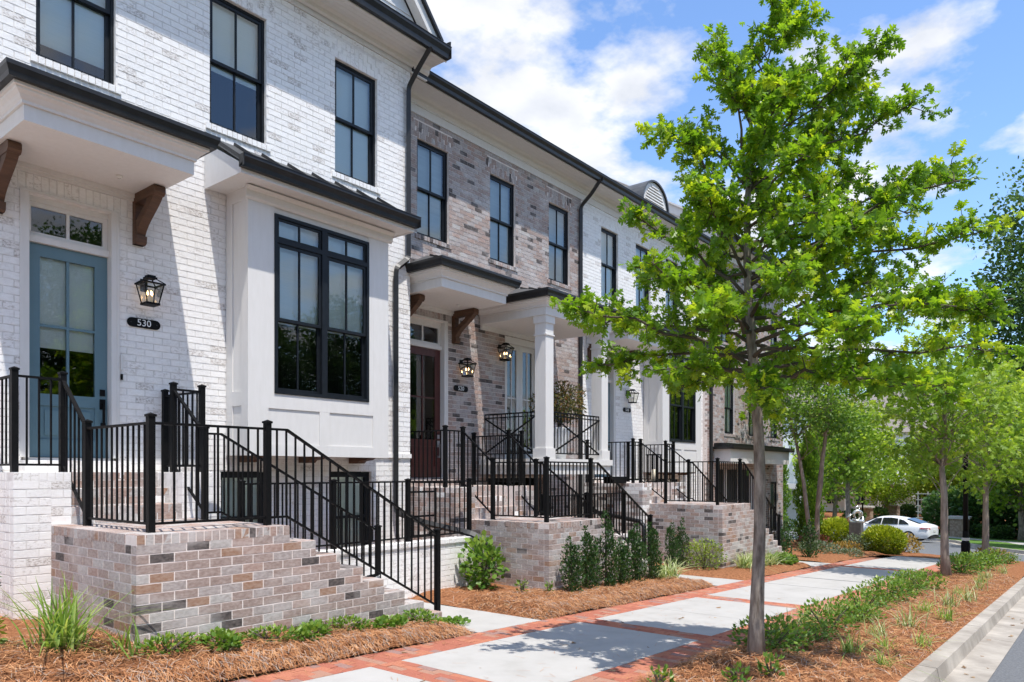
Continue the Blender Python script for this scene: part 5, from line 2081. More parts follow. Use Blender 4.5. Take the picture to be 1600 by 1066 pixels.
tf = [blades_mesh(46, .24, .009, .7, 'blade', .8, 71), blades_mesh(40, .28, .009, .6, 'pale_blade', .8, 72), blades_mesh(36, .2, .009, .8, 'blade', .7, 73)]
tufts = [(7.75, 1.95, 0), (7.45, 1.60, 0), (8.35, 1.75, 2), (8.9, 1.95, 1), (9.05, 1.55, 2), (10.0, 1.85, 1), (11.1, 1.62, 0), (11.6, 1.95, 2), (12.6, 1.8, 1), (13.4, 1.65, 1), (14.4, 1.9, 2), (15.6, 1.75, 1), (16.8, 1.85, 0), (8.6, 2.85, 1), (9.5, 2.9, 0), (10.5, 2.92, 1), (18.2, 1.9, 1), (19.6, 1.75, 1)]
for i, (x, y, k_) in enumerate(tufts):
    side = 'near the kerb' if y < 2.4 else 'at the paver edge'
    clump('grass_tuft', 'thin grass tuft %s, %s' % (side, ['first', 'second', 'third', 'fourth', 'fifth', 'sixth', 'seventh', 'eighth', 'ninth', 'tenth', 'eleventh', 'twelfth', 'thirteenth', 'fourteenth', 'fifteenth', 'sixteenth', 'seventeenth', 'eighteenth'][i] + ' along the verge'),
          'grass tuft', 'grass tufts in the verge', on_bed(x, y), tf[k_], i * .9, rnd.uniform(.85, 1.15))

# ---- balcony pot with maple
t = empty('potted_maple', (12.45, 8.75, .256), 'russet leaved maple in a tall pale pot on the balcony', 'potted plant')
b = MB()
b.lathe([(.11, 0), (.13, .02), (.20, .45), (.235, .62), (.235, .66), (.20, .66), (.19, .60)], 'ceramic', 20)
o = b.build('pot', t, smooth=True); o.matrix_parent_inverse = Matrix.Identity(4)
b = MB()
for i in range(7):
    a = i * .9
    b.tube([(0, 0, .58), (.05 * math.cos(a), .05 * math.sin(a), .85), (.42 * math.cos(a), .42 * math.sin(a), 1.25 + .1 * (i % 3))], [.016, .011, .004], 'twig', 5)
o = b.build('stem', t); o.matrix_parent_inverse = Matrix.Identity(4)
p, d, rad = shell_points(2600, (.68, .55, .40), .45, seed=9, amp=.35)
p[:, 2] += .78
dirs = d + nr.normal(0, .5, p.shape) + np.array([0, 0, -.3])
o = link('foliage', leaf_mesh('foliage', p, dirs, .065, 'russet_leaf', 'oval'), t); o.matrix_parent_inverse = Matrix.Identity(4)


# ================================================================== TREES
FV = np.array([CT, ST, 0])
RV = np.array([ST, -CT, 0])


def limb_pts(p0, p1, sag=.08, n=6, wob=.02, seed=0):
    p0, p1 = np.array(p0, float), np.array(p1, float)
    rg = np.random.default_rng(seed)
    L = np.linalg.norm(p1 - p0)
    out = []
    for i in range(n + 1):
        t = i / n
        q = p0 * (1 - t) + p1 * t
        q[2] += sag * L * math.sin(t * math.pi) * .8
        if 0 < i < n:
            q = q + rg.normal(0, wob * L, 3)
        out.append(q)
    return out


def make_street_oak(base, label):
    """the foreground oak: trunk, limbs, twigs and lobed leaves"""
    t = empty('oak_tree', base, label, 'tree', 'young oaks along the verge')
    b = MB()
    tp = []
    for i in range(15):
        z = i / 14 * 5.75
        tp.append((.035 * math.sin(z * 1.3) - .02 * z * ST * .9, .03 * math.cos(z * 1.7) - .03 + .02 * z * CT * .9, z - .08))
    rad = [.090, .066, .056, .052, .050, .047, .045, .043, .038, .033, .027, .021, .016, .011, .006]
    b.tube(tp, rad, 'bark', 14)
    trunk = b.build('trunk', t, smooth=True)
    trunk.matrix_parent_inverse = Matrix.Identity(4)

    def at(z):
        f = min(max((z + .08) / 5.75 * 14, 0), 13.999)
        i = int(f)
        return np.array(tp[i]) * (1 - f + i) + np.array(tp[i + 1]) * (f - i), rad[i]
    S = 172.0
    base_z = base[2]
    spec = [  # attach y px, end x px, end y px, depth offset
        (575, 885, 490, -.3), (560, 935, 560, .5), (590, 1010, 590, -.5), (540, 905, 475, .5), (520, 990, 440, -.6), (470, 985, 335, .0), (480, 1010, 385, .7), (440, 1060, 320, -.5),
        (400, 1085, 260, .5), (330, 1022, 212, -.1), (300, 1085, 170, .4), (270, 1110, 115, -.3), (200, 1130, 60, .2), (160, 1200, 25, -.2), (120, 1275, 10, .1), (180, 1290, 70, .4),
        (260, 1345, 105, -.3), (300, 1385, 125, .3), (330, 1395, 185, -.2), (350, 1365, 240, .5), (400, 1485, 262, .1), (420, 1465, 300, .6), (440, 1420, 330, -.7), (470, 1515, 375, -.3),
        (500, 1470, 420, .7), (520, 1540, 470, .2), (540, 1480, 500, -.8), (560, 1535, 560, -.2), (575, 1470, 590, .6), (590, 1420, 625, -.5), (600, 1330, 625, -1.0), (600, 1250, 630, .9),
        (590, 1130, 625, -.9), (580, 1080, 590, .8), (500, 1150, 480, -1.2), (480, 1230, 470, 1.2), (420, 1190, 400, -1.1), (400, 1140, 370, 1.1), (340, 1200, 300, -.9), (320, 1250, 290, .9),
        (260, 1180, 200, -.7), (250, 1240, 180, .7), (450, 1300, 400, -1.0), (430, 1330, 380, .9), (520, 1350, 530, -1.3), (540, 1330, 560, 1.2), (500, 1080, 500, 1.1), (520, 1050, 530, -1.1), (560, 1220, 560, -1.5), (550, 1160, 570, 1.4),
        (300, 1140, 250, -.4), (310, 1210, 240, .5), (350, 1130, 310, .6), (360, 1240, 330, -.5), (230, 1195, 150, -.3), (220, 1225, 120, .4), (200, 1160, 110, .3), (390, 1260, 350, .4), (380, 1110, 350, -.3),
        (240, 1290, 150, -.2), (280, 1310, 190, .4), (440, 1390, 360, .2), (430, 1120, 420, .5), (460, 1240, 430, -.6)]
    lb = MB()
    P, D, T = [], [], []
    rg = np.random.default_rng(77)
    for i, (ya, xe, ye, dep) in enumerate(spec):
        za = (738 - ya) / S - base_z
        p0, r0 = at(za)
        e = RV * ((xe - 1172) / S) + FV * dep + np.array([0, 0, (738 - ye) / S - base_z])
        pts = limb_pts(p0, e, .05, 6, .025, i)
        L = np.linalg.norm(e - p0)
        rr = min(r0 * .42, .010 + .013 * L)
        lb.tube(pts, [rr * (1 - .8 * k / 6) + .002 for k in range(7)], 'twig' if rr < .02 else 'bark', 6)
        ntw = int(12 + 14.5 * L)
        for j in range(ntw):
            tt = rg.uniform(.22, 1.0) ** .75
            f = tt * 6
            k = min(int(f), 5)
            q = pts[k] * (1 - f + k) + pts[k + 1] * (f - k)
            dd = rg.normal(size=3) * np.array([1, 1, .65])
            dd = dd / np.linalg.norm(dd) + .5 * (e - p0) / L + np.array([0, 0, .12])
            dd /= np.linalg.norm(dd)
            tl = rg.uniform(.10, .34) * (1.15 - .4 * tt)
            tip = q + dd * tl
            lb.tube([q, (q + tip) / 2 + rg.normal(0, .012, 3), tip], [.005, .0035, .002], 'twig', 4, cap=False)
            nl = rg.integers(8, 15)
            clump_t = rg.normal(.45, .22)
            for m_ in range(nl):
                s_ = rg.uniform(.25, 1.05)
                pp = q + (tip - q) * s_ + rg.normal(0, .018, 3)
                dl = dd * .55 + rg.normal(0, .62, 3) + np.array([0, 0, -.10])
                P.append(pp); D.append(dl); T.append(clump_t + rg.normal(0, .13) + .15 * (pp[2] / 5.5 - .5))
    br = lb.build('branches', t, smooth=True)
    br.matrix_parent_inverse = Matrix.Identity(4)
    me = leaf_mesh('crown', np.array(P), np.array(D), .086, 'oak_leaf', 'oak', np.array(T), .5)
    o = link('crown', me, t)
    o.matrix_parent_inverse = Matrix.Identity(4)
    return t


def make_tree(name, label, group, loc, H, th, rx, rz, n_cl, n_leaf, size, lm, bark='bark', tr=.14, seed=1, templ='wide', cr=.45, stems=1, lean=0, clfrac=.35, zc=None):
    """generic tree: trunk(s), limbs, leaf clusters in a lumpy crown"""
    t = empty(name, loc, label, 'tree', group)
    rg = np.random.default_rng(seed)
    b = MB()
    cz = zc if zc is not None else H - rz
    tops = []
    for s in range(stems):
        a = s * 2.2 + seed
        ox, oy = (0, 0) if stems == 1 else (.09 * math.cos(a), .09 * math.sin(a))
        ex, ey = (0, 0) if stems == 1 else (rx * .55 * math.cos(a), rx * .55 * math.sin(a))
        pts, rad = [], []
        for i in range(9):
            u = i / 8
            pts.append((ox + ex * u ** 1.4 + rg.normal(0, .02 * H / 8), oy + ey * u ** 1.4 + rg.normal(0, .02 * H / 8), -.1 + u * H * .9))
            rad.append(tr * (1 - .85 * u) * (1 + .35 * max(0, .12 - u) / .12) + .01)
        b.tube(pts, rad, bark, 9)
        tops.append(pts)
    o = b.build('trunk', t, smooth=True)
    o.matrix_parent_inverse = Matrix.Identity(4)
    d = rg.normal(size=(n_cl, 3))
    d /= np.linalg.norm(d, axis=1)[:, None]
    ld = rg.normal(size=(14, 3)); ld /= np.linalg.norm(ld, axis=1)[:, None]
    f = 1 + .25 * (np.max(d @ ld.T, axis=1) * 2 - 1.6)
    c = d * (rg.random(n_cl) ** clfrac * f)[:, None] * np.array([rx, rx, rz]) + np.array([0, 0, cz])
    c = c[c[:, 2] > th * 1.05]
    lb = MB()
    for q in c[::max(1, len(c) // 60)]:
        pts = tops[int(rg.integers(len(tops)))]
        zq = min(max(q[2] - np.hypot(q[0], q[1]) * .7, th * (.98 + .6 * rg.random())), H * .85)
        i = min(7, int((zq + .1) / (H * .9) * 8))
        p0 = np.array(pts[i])
        lp = limb_pts(p0, q, .04, 4, .03, int(abs(q[0]) * 1000) % 997)
        lb.tube(lp, [tr * .17, tr * .13, tr * .09, tr * .06, tr * .03], bark, 5)
    o = lb.build('branches', t, smooth=True)
    o.matrix_parent_inverse = Matrix.Identity(4)
    k = len(c)
    pos = np.repeat(c, n_leaf, 0) + rg.normal(0, cr * .5, (k * n_leaf, 3)) * np.array([1, 1, .7])
    out = pos - np.array([0, 0, cz])
    dirs = out / (np.linalg.norm(out, axis=1)[:, None] + .01) * .6 + rg.normal(0, .7, pos.shape)
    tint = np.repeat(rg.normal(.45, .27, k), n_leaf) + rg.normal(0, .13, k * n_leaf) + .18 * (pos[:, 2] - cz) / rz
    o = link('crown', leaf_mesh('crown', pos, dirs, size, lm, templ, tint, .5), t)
    o.matrix_parent_inverse = Matrix.Identity(4)
    return t


oak = make_street_oak((6.59, 2.46, bedz(6.59, 2.46) - .02), 'young oak with lobed bright leaves in the front verge')
oak2 = make_tree('oak_tree', 'second young oak on the verge, left of the lamp post', 'young oaks along the verge', on_bed(17.89, 2.64), 5.4, 2.15, 1.3, 1.75, 90, 38, .14, 'lime_leaf', 'bark_pale', .082, 3, 'oak', .42)
make_tree('oak_tree', 'third young oak on the verge, right of the lamp post', 'young oaks along the verge', on_bed(24.0, 2.54), 5.4, 2.0, 1.5, 1.8, 95, 38, .16, 'lime_leaf', 'bark_pale', .085, 4, 'oak', .45)
make_tree('crape_myrtle', 'multi stemmed tree with bare lower trunks beside the end house', None, (24.93, 7.38, zg(24.93)), 6.8, 3.4, 1.7, 1.8, 170, 55, .125, 'tree_leaf', 'bark_pale', .075, 6, 'oval', .5, stems=3)
make_tree('street_tree', 'slim leafy tree behind the sculpture', None, (44.0, 11.2, zg(44)), 7.6, 2.9, 2.1, 2.4, 100, 44, .20, 'lime_leaf', 'bark', .16, 7, 'wide', .7)

# dead leaves on straw, kerb and gutter
P = []
while len(P) < 260:
    q_ = rnd.random()
    x = 2.2 + 12 * rnd.random() ** 1.3
    if q_ < .45:
        y = rnd.uniform(1.45, 3.0); z = bedz(x, y) + .02
    elif q_ < .75:
        y = rnd.uniform(5.5, 6.6); z = bedz(x, y) + .02
    elif q_ < .9:
        y = rnd.uniform(.95, 1.18); z = zg(x) - .135
    else:
        y = rnd.uniform(3.1, 5.4); z = zg(x) + .006
    if not in_path(x, y, .05):
        P.append((x, y, z))
P = np.array(P)
k = len(P)
a = nr.uniform(0, 6.28, k)
leaf_d = np.stack([np.cos(a), np.sin(a), nr.normal(0, .15, k)], 1)
o = link('dead_leaves', leaf_mesh('dead_leaves', P, leaf_d, .07, 'fallen_leaf', 'oak', None, 4.0))
tag(o, 'dry brown leaves scattered over straw, kerb and gutter', 'dead leaves', kind='stuff')

# stray needles on the paving and a few dead leaves
P = []
while len(P) < 700:
    x = 3 + 9 * rnd.random() ** 1.2
    y = rnd.choice((IN1 - abs(rnd.gauss(0, .22)), OUT1 + abs(rnd.gauss(0, .2)), rnd.uniform(OUT1, IN1)))
    P.append((x, y, zg(x) + .004))
P = np.array(P)
k = len(P)
a = nr.uniform(0, 6.28, k)
rot = frames(np.stack([np.cos(a), np.sin(a), np.zeros(k) - .0], 1), np.tile([0.0, 0, 1], (k, 1)))
S = np.stack([np.full(k, .003), nr.uniform(.06, .14, k), np.full(k, .02)], 1)
M = np.zeros((k, 4, 4)); M[:, :3, :3] = rot * S[:, None, :]; M[:, :3, 3] = P; M[:, 3, 3] = 1
o = link('stray_needles', inst_mesh('stray_needles', [(-.5, -.5, 0), (.5, -.5, 0), (.5, .5, .1), (-.5, .5, .1)], [(0, 1, 2, 3)], M, ['straw']))
tag(o, 'loose pine needles scattered over the pavers and slabs', 'needles', kind='stuff')

# ================================================================== CORNER GARDEN, CAR, BACKGROUND
def gnd(x, y):
    return (x, y, zg(x))


am = column_meshes(4.2, .62, 8500, .13, 'tree_leaf', 81, 'oval')
plant('arborvitae', 'tall dark arborvitae nearest the end house corner', 'evergreen', 'arborvitae beside the end house', gnd(27.6, 8.35), am, 0, (.72, .72, .95))
plant('arborvitae', 'slim arborvitae further back against the white house', 'evergreen', 'arborvitae beside the end house', gnd(38.5, 13.4), am, 1, (1.1, 1.1, 1.1))
plant('arborvitae', 'slim arborvitae at the far left against the white house', 'evergreen', 'arborvitae beside the end house', gnd(39.5, 14.6), am, 2, (1.0, 1.0, 1.05))
plant('upright_yew', 'dark upright yew right of the last stair railing, left of the pair', 'yew', 'yews by the last steps', gnd(20.2, 6.75), column_meshes(1.0, .17, 700, .07, 'holly_leaf', 83), 0, 1)
plant('upright_yew', 'dark upright yew right of the last stair railing, right of the pair', 'yew', 'yews by the last steps', gnd(20.4, 6.15), column_meshes(1.05, .18, 700, .07, 'holly_leaf', 84), 0, 1)
gm = bush_meshes((.85, .85, .66), 6500, .11, 'gold_leaf', 'oval', 85, .12, .5, .22)
plant('gold_cypress', 'round golden cypress left of the sculpture', 'shrub', 'golden cypress mounds', gnd(28.3, 7.6), gm, 0, .9)
plant('gold_cypress', 'round golden cypress right of the sculpture in front of the white car', 'shrub', 'golden cypress mounds', gnd(26.4, 5.62), gm, 2, .76)
plant('rust_shrub', 'low reddish shrub at the foot of the bare trunked tree', 'shrub', None, gnd(25.6, 7.6), bush_meshes((.55, .55, .3), 600, .09, 'rust_shrub', 'oval', 86), 0, 1)
plant('amber_shrub', 'low amber leaved shrub before the sculpture plinth', 'shrub', None, gnd(24.6, 6.35), bush_meshes((.6, .5, .2), 500, .08, 'amber_shrub', 'oval', 87), 0, 1)
plant('amber_shrub', 'orange tinged shrub at the street edge right of the golden mound', 'shrub', None, gnd(28.6, 5.45), bush_meshes((.7, .6, .32), 600, .10, 'amber_shrub', 'oval', 88), 0, 1)
plant('amber_shrub', 'yellow orange plant beyond the verge shrubs by the lamp post', 'shrub', None, gnd(25.0, 2.5), bush_meshes((.5, .5, .22), 450, .09, 'amber_shrub', 'oval', 89), 0, 1)
plant('grey_shrub', 'low grey green mound left of the garden path', 'shrub', None, gnd(22.6, 6.6), bush_meshes((.75, .6, .22), 900, .08, 'grey_leaf', 'oval', 90), 0, 1)
plant('grey_shrub', 'flat grey green mat along the pavers before the golden mound', 'shrub', None, gnd(22.9, 5.8), bush_meshes((.8, .35, .12), 600, .07, 'grey_leaf', 'oval', 91), 0, 1)
plant('dark_shrub', 'dull green shrub between sculpture and golden mound', 'shrub', None, gnd(25.8, 6.3), bush_meshes((.42, .42, .34), 500, .09, 'grey_leaf', 'oval', 92), 0, 1)
plant('dark_shrub', 'dark green shrub against the end house wall', 'shrub', None, gnd(29.2, 9.6), bush_meshes((.8, .6, .55), 900, .11, 'holly_leaf', 'oval', 93), 0, 1)

# sculpture of looping silver forms on a dark plinth
t = empty('sculpture', gnd(27.6, 6.75), 'silver looping abstract sculpture on a dark plinth', 'sculpture')
x0, y0, z0 = 27.6, 6.75, zg(27.6)
SS = .72
b = MB()
b.box(x0 - .19, x0 + .19, y0 - .19, y0 + .19, z0 - .1, z0 + 1.0, 'plinth')
b.build('plinth', t)
fx, fy = float(RV[0]), float(RV[1])


def sp(r, z, f=0.0):
    return (x0 + (fx * r + CT * f) * SS, y0 + (fy * r + ST * f) * SS, z0 + 1.0 + z * SS)


b = MB()
b.tube([sp(.02 + .36 * math.cos(a) - .05, .20 + .22 * math.sin(a), .05 * math.sin(2 * a)) for a in np.linspace(2.2, 6.6, 16)], [.025 + .04 * math.sin(i / 15 * math.pi) for i in range(16)], 'sculpture', 10)
b.build('large_loop', t, smooth=True)
b = MB()
b.tube([sp(.05 + .20 * math.cos(a), .36 + .17 * math.sin(a), -.06) for a in np.linspace(-.6, 4.2, 14)], [.022 + .036 * math.sin(i / 13 * math.pi) for i in range(14)], 'sculpture', 10)
b.build('middle_loop', t, smooth=True)
b = MB()
b.tube([sp(.06 + .085 * math.cos(a), .66 + .10 * math.sin(a), 0) for a in np.linspace(0, 6.283, 15)], .023, 'sculpture', 8)
b.build('small_ring', t, smooth=True)
b = MB()
b.tube([sp(-.2, .12), sp(.05, .06, -.08), sp(.3, .02, -.05), sp(.38, .1)], [.045, .065, .058, .022], 'sculpture', 10)
b.tube([sp(.05, .55), sp(.12, .45), sp(.2, .3), sp(.12, .15)], [.03, .043, .043, .03], 'sculpture', 10)
b.build('cradle', t, smooth=True)

# street lamps
def lamp_post(label, x, y, H):
    t = empty('street_lamp', gnd(x, y), label, 'street lamp', 'black street lamps')
    z = zg(x)
    b = MB()
    b.lathe([(.115, z - .1), (.115, z + .55), (.085, z + .62), (.075, z + .9)], 'black_metal', 16, (x, y))
    b.build('base', t, smooth=False)
    b = MB()
    b.lathe([(.068, z + .6), (.055, z + H)], 'black_metal', 14, (x, y))
    b.build('pole', t, smooth=True)
    b = MB()
    b.lathe([(.06, z + H), (.10, z + H + .08), (.12, z + H + .12)], 'black_metal', 12, (x, y))
    b.lathe([(.21, z + H + .55), (.06, z + H + .70), (.02, z + H + .82)], 'black_metal', 12, (x, y))
    b.build('cap', t)
    b = MB()
    b.lathe([(.11, z + H + .12), (.19, z + H + .55)], 'lamp_glass', 12, (x, y))
    b.build('globe', t, smooth=True)
    b = MB()
    b.box(x - .09, x + .09, y - .09, y + .09, z + .62, z + .70, 'plate')
    b.build('label_band', t)


lamp_post('black street lamp post between the second and third verge oaks', 24.33, 3.06, 3.9)
lamp_post('black street lamp post far away by the stone piers', 70.0, 16.6, 4.6)

# white sedan
def make_car(label, loc, heading):
    t = empty('parked_car', (0, 0, 0), label, 'car')
    L, W = 4.9, 1.86
    # stations along length (x from rear -L/2 to front L/2): (x, halfwidth, z_bottom, z_belt, z_top, roof_halfwidth)
    st = [(-2.45, .70, .48, .86, .90, .60), (-2.38, .82, .30, .95, 1.00, .66), (-2.1, .89, .26, .98, 1.06, .70), (-1.75, .92, .24, .97, 1.12, .66), (-1.2, .93, .22, .96, 1.33, .62), (-.6, .93, .21, .94, 1.43, .61),
          (0, .93, .21, .92, 1.44, .61), (.5, .93, .21, .91, 1.37, .62), (1.0, .92, .21, .90, 1.08, .68), (1.25, .92, .22, .88, .96, .72), (1.7, .90, .22, .82, .88, .70), (2.15, .84, .24, .74, .78, .62), (2.40, .70, .30, .62, .66, .5)]
    b = MB()
    sec = []
    for (x, w, zb, zm, zt, rw) in st:
        s_ = [(x, -w * .92, zb), (x, -w, zb + .12), (x, -w * 1.005, (zb + zm) / 2), (x, -w * .96, zm), (x, -rw - .02, zt - .06), (x, -rw * .72, zt), (x, 0, zt + .015)]
        s_ += [(p[0], -p[1], p[2]) for p in s_[-2::-1]]
        sec.append(s_)
    n = len(sec[0])
    vs = [p for s_ in sec for p in s_]
    fs = []
    for i in range(len(sec) - 1):
        for j in range(n - 1):
            fs.append((i * n + j, i * n + j + 1, (i + 1) * n + j + 1, (i + 1) * n + j))
    fs += [tuple(range(n))[::-1], tuple(range((len(sec) - 1) * n, len(sec) * n))]
    b.add(vs, fs, 'car_paint')
    o = b.build('body', t, smooth=True)
    md = o.modifiers.new('s', 'SUBSURF'); md.levels = md.render_levels = 2

    def side(nm, pts, m, off=.0, both=True):
        for sg in ((-1, 1) if both else (1,)):
            bb = MB()
            k = len(pts)
            vs_ = []
            for (x, z) in pts:
                f = min(1, max(0, (z - .93) / .46))
                y = .905 - .275 * f + off
                vs_.append((x, sg * y, z))
            vs_ += [(v[0], v[1] - sg * .03, v[2]) for v in vs_]
            fc = [tuple(range(k)), tuple(range(k, 2 * k))[::-1]] + [(i, (i + 1) % k, k + (i + 1) % k, k + i) for i in range(k)]
            bb.add(vs_, fc, m)
            bb.build(nm, t)
    side('side_window', [(.93, .97), (.12, 1.0), (.10, 1.34), (.42, 1.30)], 'car_glass', .012)
    side('side_window', [(.06, 1.0), (-.82, 1.02), (-.78, 1.33), (-.4, 1.37), (.04, 1.35)], 'car_glass', .012)
    side('side_window', [(-.88, 1.03), (-1.42, 1.05), (-1.1, 1.25), (-.85, 1.31)], 'car_glass', .016)
    bb = MB()
    bb.add([(-1.22, -.54, 1.345), (-1.22, .54, 1.345), (-1.92, .60, 1.11), (-1.92, -.60, 1.11), (-1.22, -.54, 1.30), (-1.22, .54, 1.30), (-1.92, .60, 1.06), (-1.92, -.60, 1.06)], [(0, 1, 2, 3), (0, 3, 7, 4), (1, 5, 6, 2), (3, 2, 6, 7)], 'car_glass')
    bb.build('rear_window', t)
    bb = MB()
    bb.add([(.45, -.56, 1.405), (1.12, -.64, 1.03), (1.12, .64, 1.03), (.45, .56, 1.405), (.45, -.56, 1.36), (1.12, -.64, .98), (1.12, .64, .98), (.45, .56, 1.36)], [(0, 1, 2, 3), (0, 4, 5, 1), (2, 6, 7, 3)], 'car_glass')
    bb.build('windscreen', t)
    for sg in (-1, 1):
        bb = MB()
        bb.add([(-2.0, sg * .915, .86), (-2.36, sg * .84, .88), (-2.45, sg * .60, .86), (-2.45, sg * .60, .78), (-2.37, sg * .845, .78), (-2.0, sg * .92, .82),
                (-2.0, sg * .87, .86), (-2.30, sg * .80, .88), (-2.38, sg * .58, .86), (-2.38, sg * .58, .78), (-2.30, sg * .80, .78), (-2.0, sg * .87, .82)],
               [(0, 1, 2, 3, 4, 5), (0, 1, 7, 6), (1, 2, 8, 7), (3, 4, 10, 9), (4, 5, 11, 10), (2, 3, 9, 8)], 'tail_red')
        bb.build('tail_light', t)
        bb = MB()
        bb.box(1.95, 2.30, sg * .80 - .06, sg * .80 + .06, .62, .70, 'plate')
        bb.build('headlight', t)
        bb = MB()
        bb.lathe([(.02, -.06), (.10, -.04), (.11, .03), (.04, .07)], 'car_paint', 10)
        m_ = bb.build('mirror', t, smooth=True)
        m_.location = (.85, sg * 1.02, 1.0)
        for x in (.55, -.45):
            part('door_handle', t, 'car_paint', (x - .09, x + .09, min(sg * .93, sg * .955), max(sg * .93, sg * .955), .86, .89))
        for xw in (-1.42, 1.42):
            w = empty('wheel', (0, 0, 0))
            w.empty_display_size = .05
            bb = MB()
            bb.tube([(xw, sg * .93, .335), (xw, sg * .72, .335)], .335, 'rubber', 24)
            wo_ = bb.build('wheel', t)
            bpy.data.objects.remove(w)
            bb = MB()
            bb.tube([(xw, sg * .938, .335), (xw, sg * .90, .335)], .245, 'alloy', 20)
            rim = bb.build('rim', wo_)
            for q in range(5):
                a = q * 1.2566 + .3
                bb = MB()
                bb.add([(xw + .05 * math.cos(a + .7), sg * .941, .335 + .05 * math.sin(a + .7)), (xw + .21 * math.cos(a + .38), sg * .941, .335 + .21 * math.sin(a + .38)),
                        (xw + .21 * math.cos(a + .9), sg * .941, .335 + .21 * math.sin(a + .9))], [(0, 1, 2)], 'rubber')
                bb.build('spoke_gap', wo_)
    part('bumper_trim', t, 'rubber', (-2.47, -2.30, -.62, .62, .27, .40))
    part('number_plate', t, 'plate', (-2.462, -2.45, -.16, .16, .62, .74))
    t.location = loc
    t.rotation_euler = (0, 0, heading)
    WM[t] = Matrix.Identity(4)
    for ch in t.children:
        ch.matrix_parent_inverse = Matrix.Identity(4)
    return t


make_car('white sedan parked beyond the golden shrubs, rear to the right', (47.6, 9.85, zg(47.3) - .14), R(80))

# lawn strip, far sidewalk beyond the street
far = [(p[0], p[1]) for p in outer]
o1, o2 = offset(outer, -.5), offset(outer, -3.0)
tag(strip_mesh('lawn_strip', o1[5:], o2[5:], -.01, 'lawn', 2), kind='structure')
o3 = offset(outer, -4.6)
tag(strip_mesh('far_sidewalk', o2[5:], o3[5:], -.005, 'concrete', 1), kind='structure')
o4 = offset(outer, -7.5)
tag(strip_mesh('far_lawn', o3[5:], o4[5:], -.01, 'lawn', 1), kind='structure')
o5 = offset(outer, -40)
tag(strip_mesh('far_bed', o4[5:], o5[5:], -.02, 'mulch', 3), kind='structure')

# stone piers
for (x, y, w, h_, lb) in ((74.0, 17.3, 1.1, 1.25, 'stone pier with flat cap left of the white car roof'), (80.0, 16.3, 1.2, 1.25, 'stone pier with flat cap behind the white car roof'), (60.0, 7.9, 1.1, 1.3, 'stone pier with flat cap left of the lamp post by the hedge')):
    t = empty('stone_pier', gnd(x, y), lb, 'pier', 'stone gate piers')
    z = zg(x)
    part('shaft', t, 'field_stone', (x - w / 2, x + w / 2, y - w / 2, y + w / 2, z - .3, z + h_))
    part('cap_stone', t, 'stone_cap', (x - w / 2 - .12, x + w / 2 + .12, y - w / 2 - .12, y + w / 2 + .12, z + h_, z + h_ + .16))

# background houses
def far_house(label, x, y, w, d, zb, h_, rot, wallm, roofm, pitch, wins, col_n=0):
    t = empty('far_house', (x, y, zb), label, 'house')
    b = MB(); b.box(-w / 2, w / 2, 0, d, 0, h_, wallm)
    ch = [b.build('wall')]
    b = MB()
    rh = pitch * d / 2
    b.prism([(-.5, h_ - .1), (d + .5, h_ - .1), (d / 2, h_ + rh)], 'x', -w / 2 - .4, w / 2 + .4, roofm)
    ch.append(b.build('roof'))
    b = MB()
    b.box(-w / 2 - .05, w / 2 + .05, -.06, -.002, h_ - .45, h_ - .1, 'trim')
    ch.append(b.build('fascia'))
    for o in ch:
        o.parent = t
    for (wx, wz, ww, wh) in wins:
        b = MB()
        frame_boxes(b, wx - ww / 2 - .1, wx + ww / 2 + .1, wz - .1, wz + wh + .1, -.08, -.001, .1, 'trim')
        wi = b.build('window'); wi.parent = t
        b = MB(); b.box(wx - ww / 2, wx + ww / 2, -.04, -.002, wz, wz + wh, 'car_glass')
        p_ = b.build('pane'); p_.parent = wi
        b = MB(); b.box(wx - .03, wx + .03, -.06, -.041, wz, wz + wh, 'trim'); q_ = b.build('muntin'); q_.parent = wi
    for i in range(col_n):
        xx = -w / 2 + .4 + (w - .8) * i / max(1, col_n - 1)
        b = MB(); b.box(xx - .17, xx + .17, -2.1, -1.76, 0, 3.2, 'trim'); o = b.build('column'); o.parent = t
    if col_n:
        b = MB(); b.box(-w / 2, w / 2, -2.2, 0, 3.2, 3.6, 'trim'); o = b.build('porch_roof'); o.parent = t
    t.rotation_euler = (0, 0, rot)
    WM[t] = Matrix.Identity(4)
    return t


wins_ = [(xw, zw, 1.0, 1.7) for xw in (-5, -2, 1, 4) for zw in (.9, 4.2, 7.2)]
far_house('pale house behind the arborvitae at the end of the row', 62, 27.2, 16, 12, zg(62), 10.0, R(-76), 'far_white', 'shingle', .7, wins_, 6)
far_house('white house with dark shingle gable seen through the trees', 90, 19.5, 14, 11, -4.5, 9.0, R(-80), 'far_white', 'shingle', .9, wins_, 5)
far_house('grey house hidden behind the far hedge', 112, 12, 16, 11, -4.5, 8.5, R(-88), 'siding', 'shingle', .8, wins_, 6)

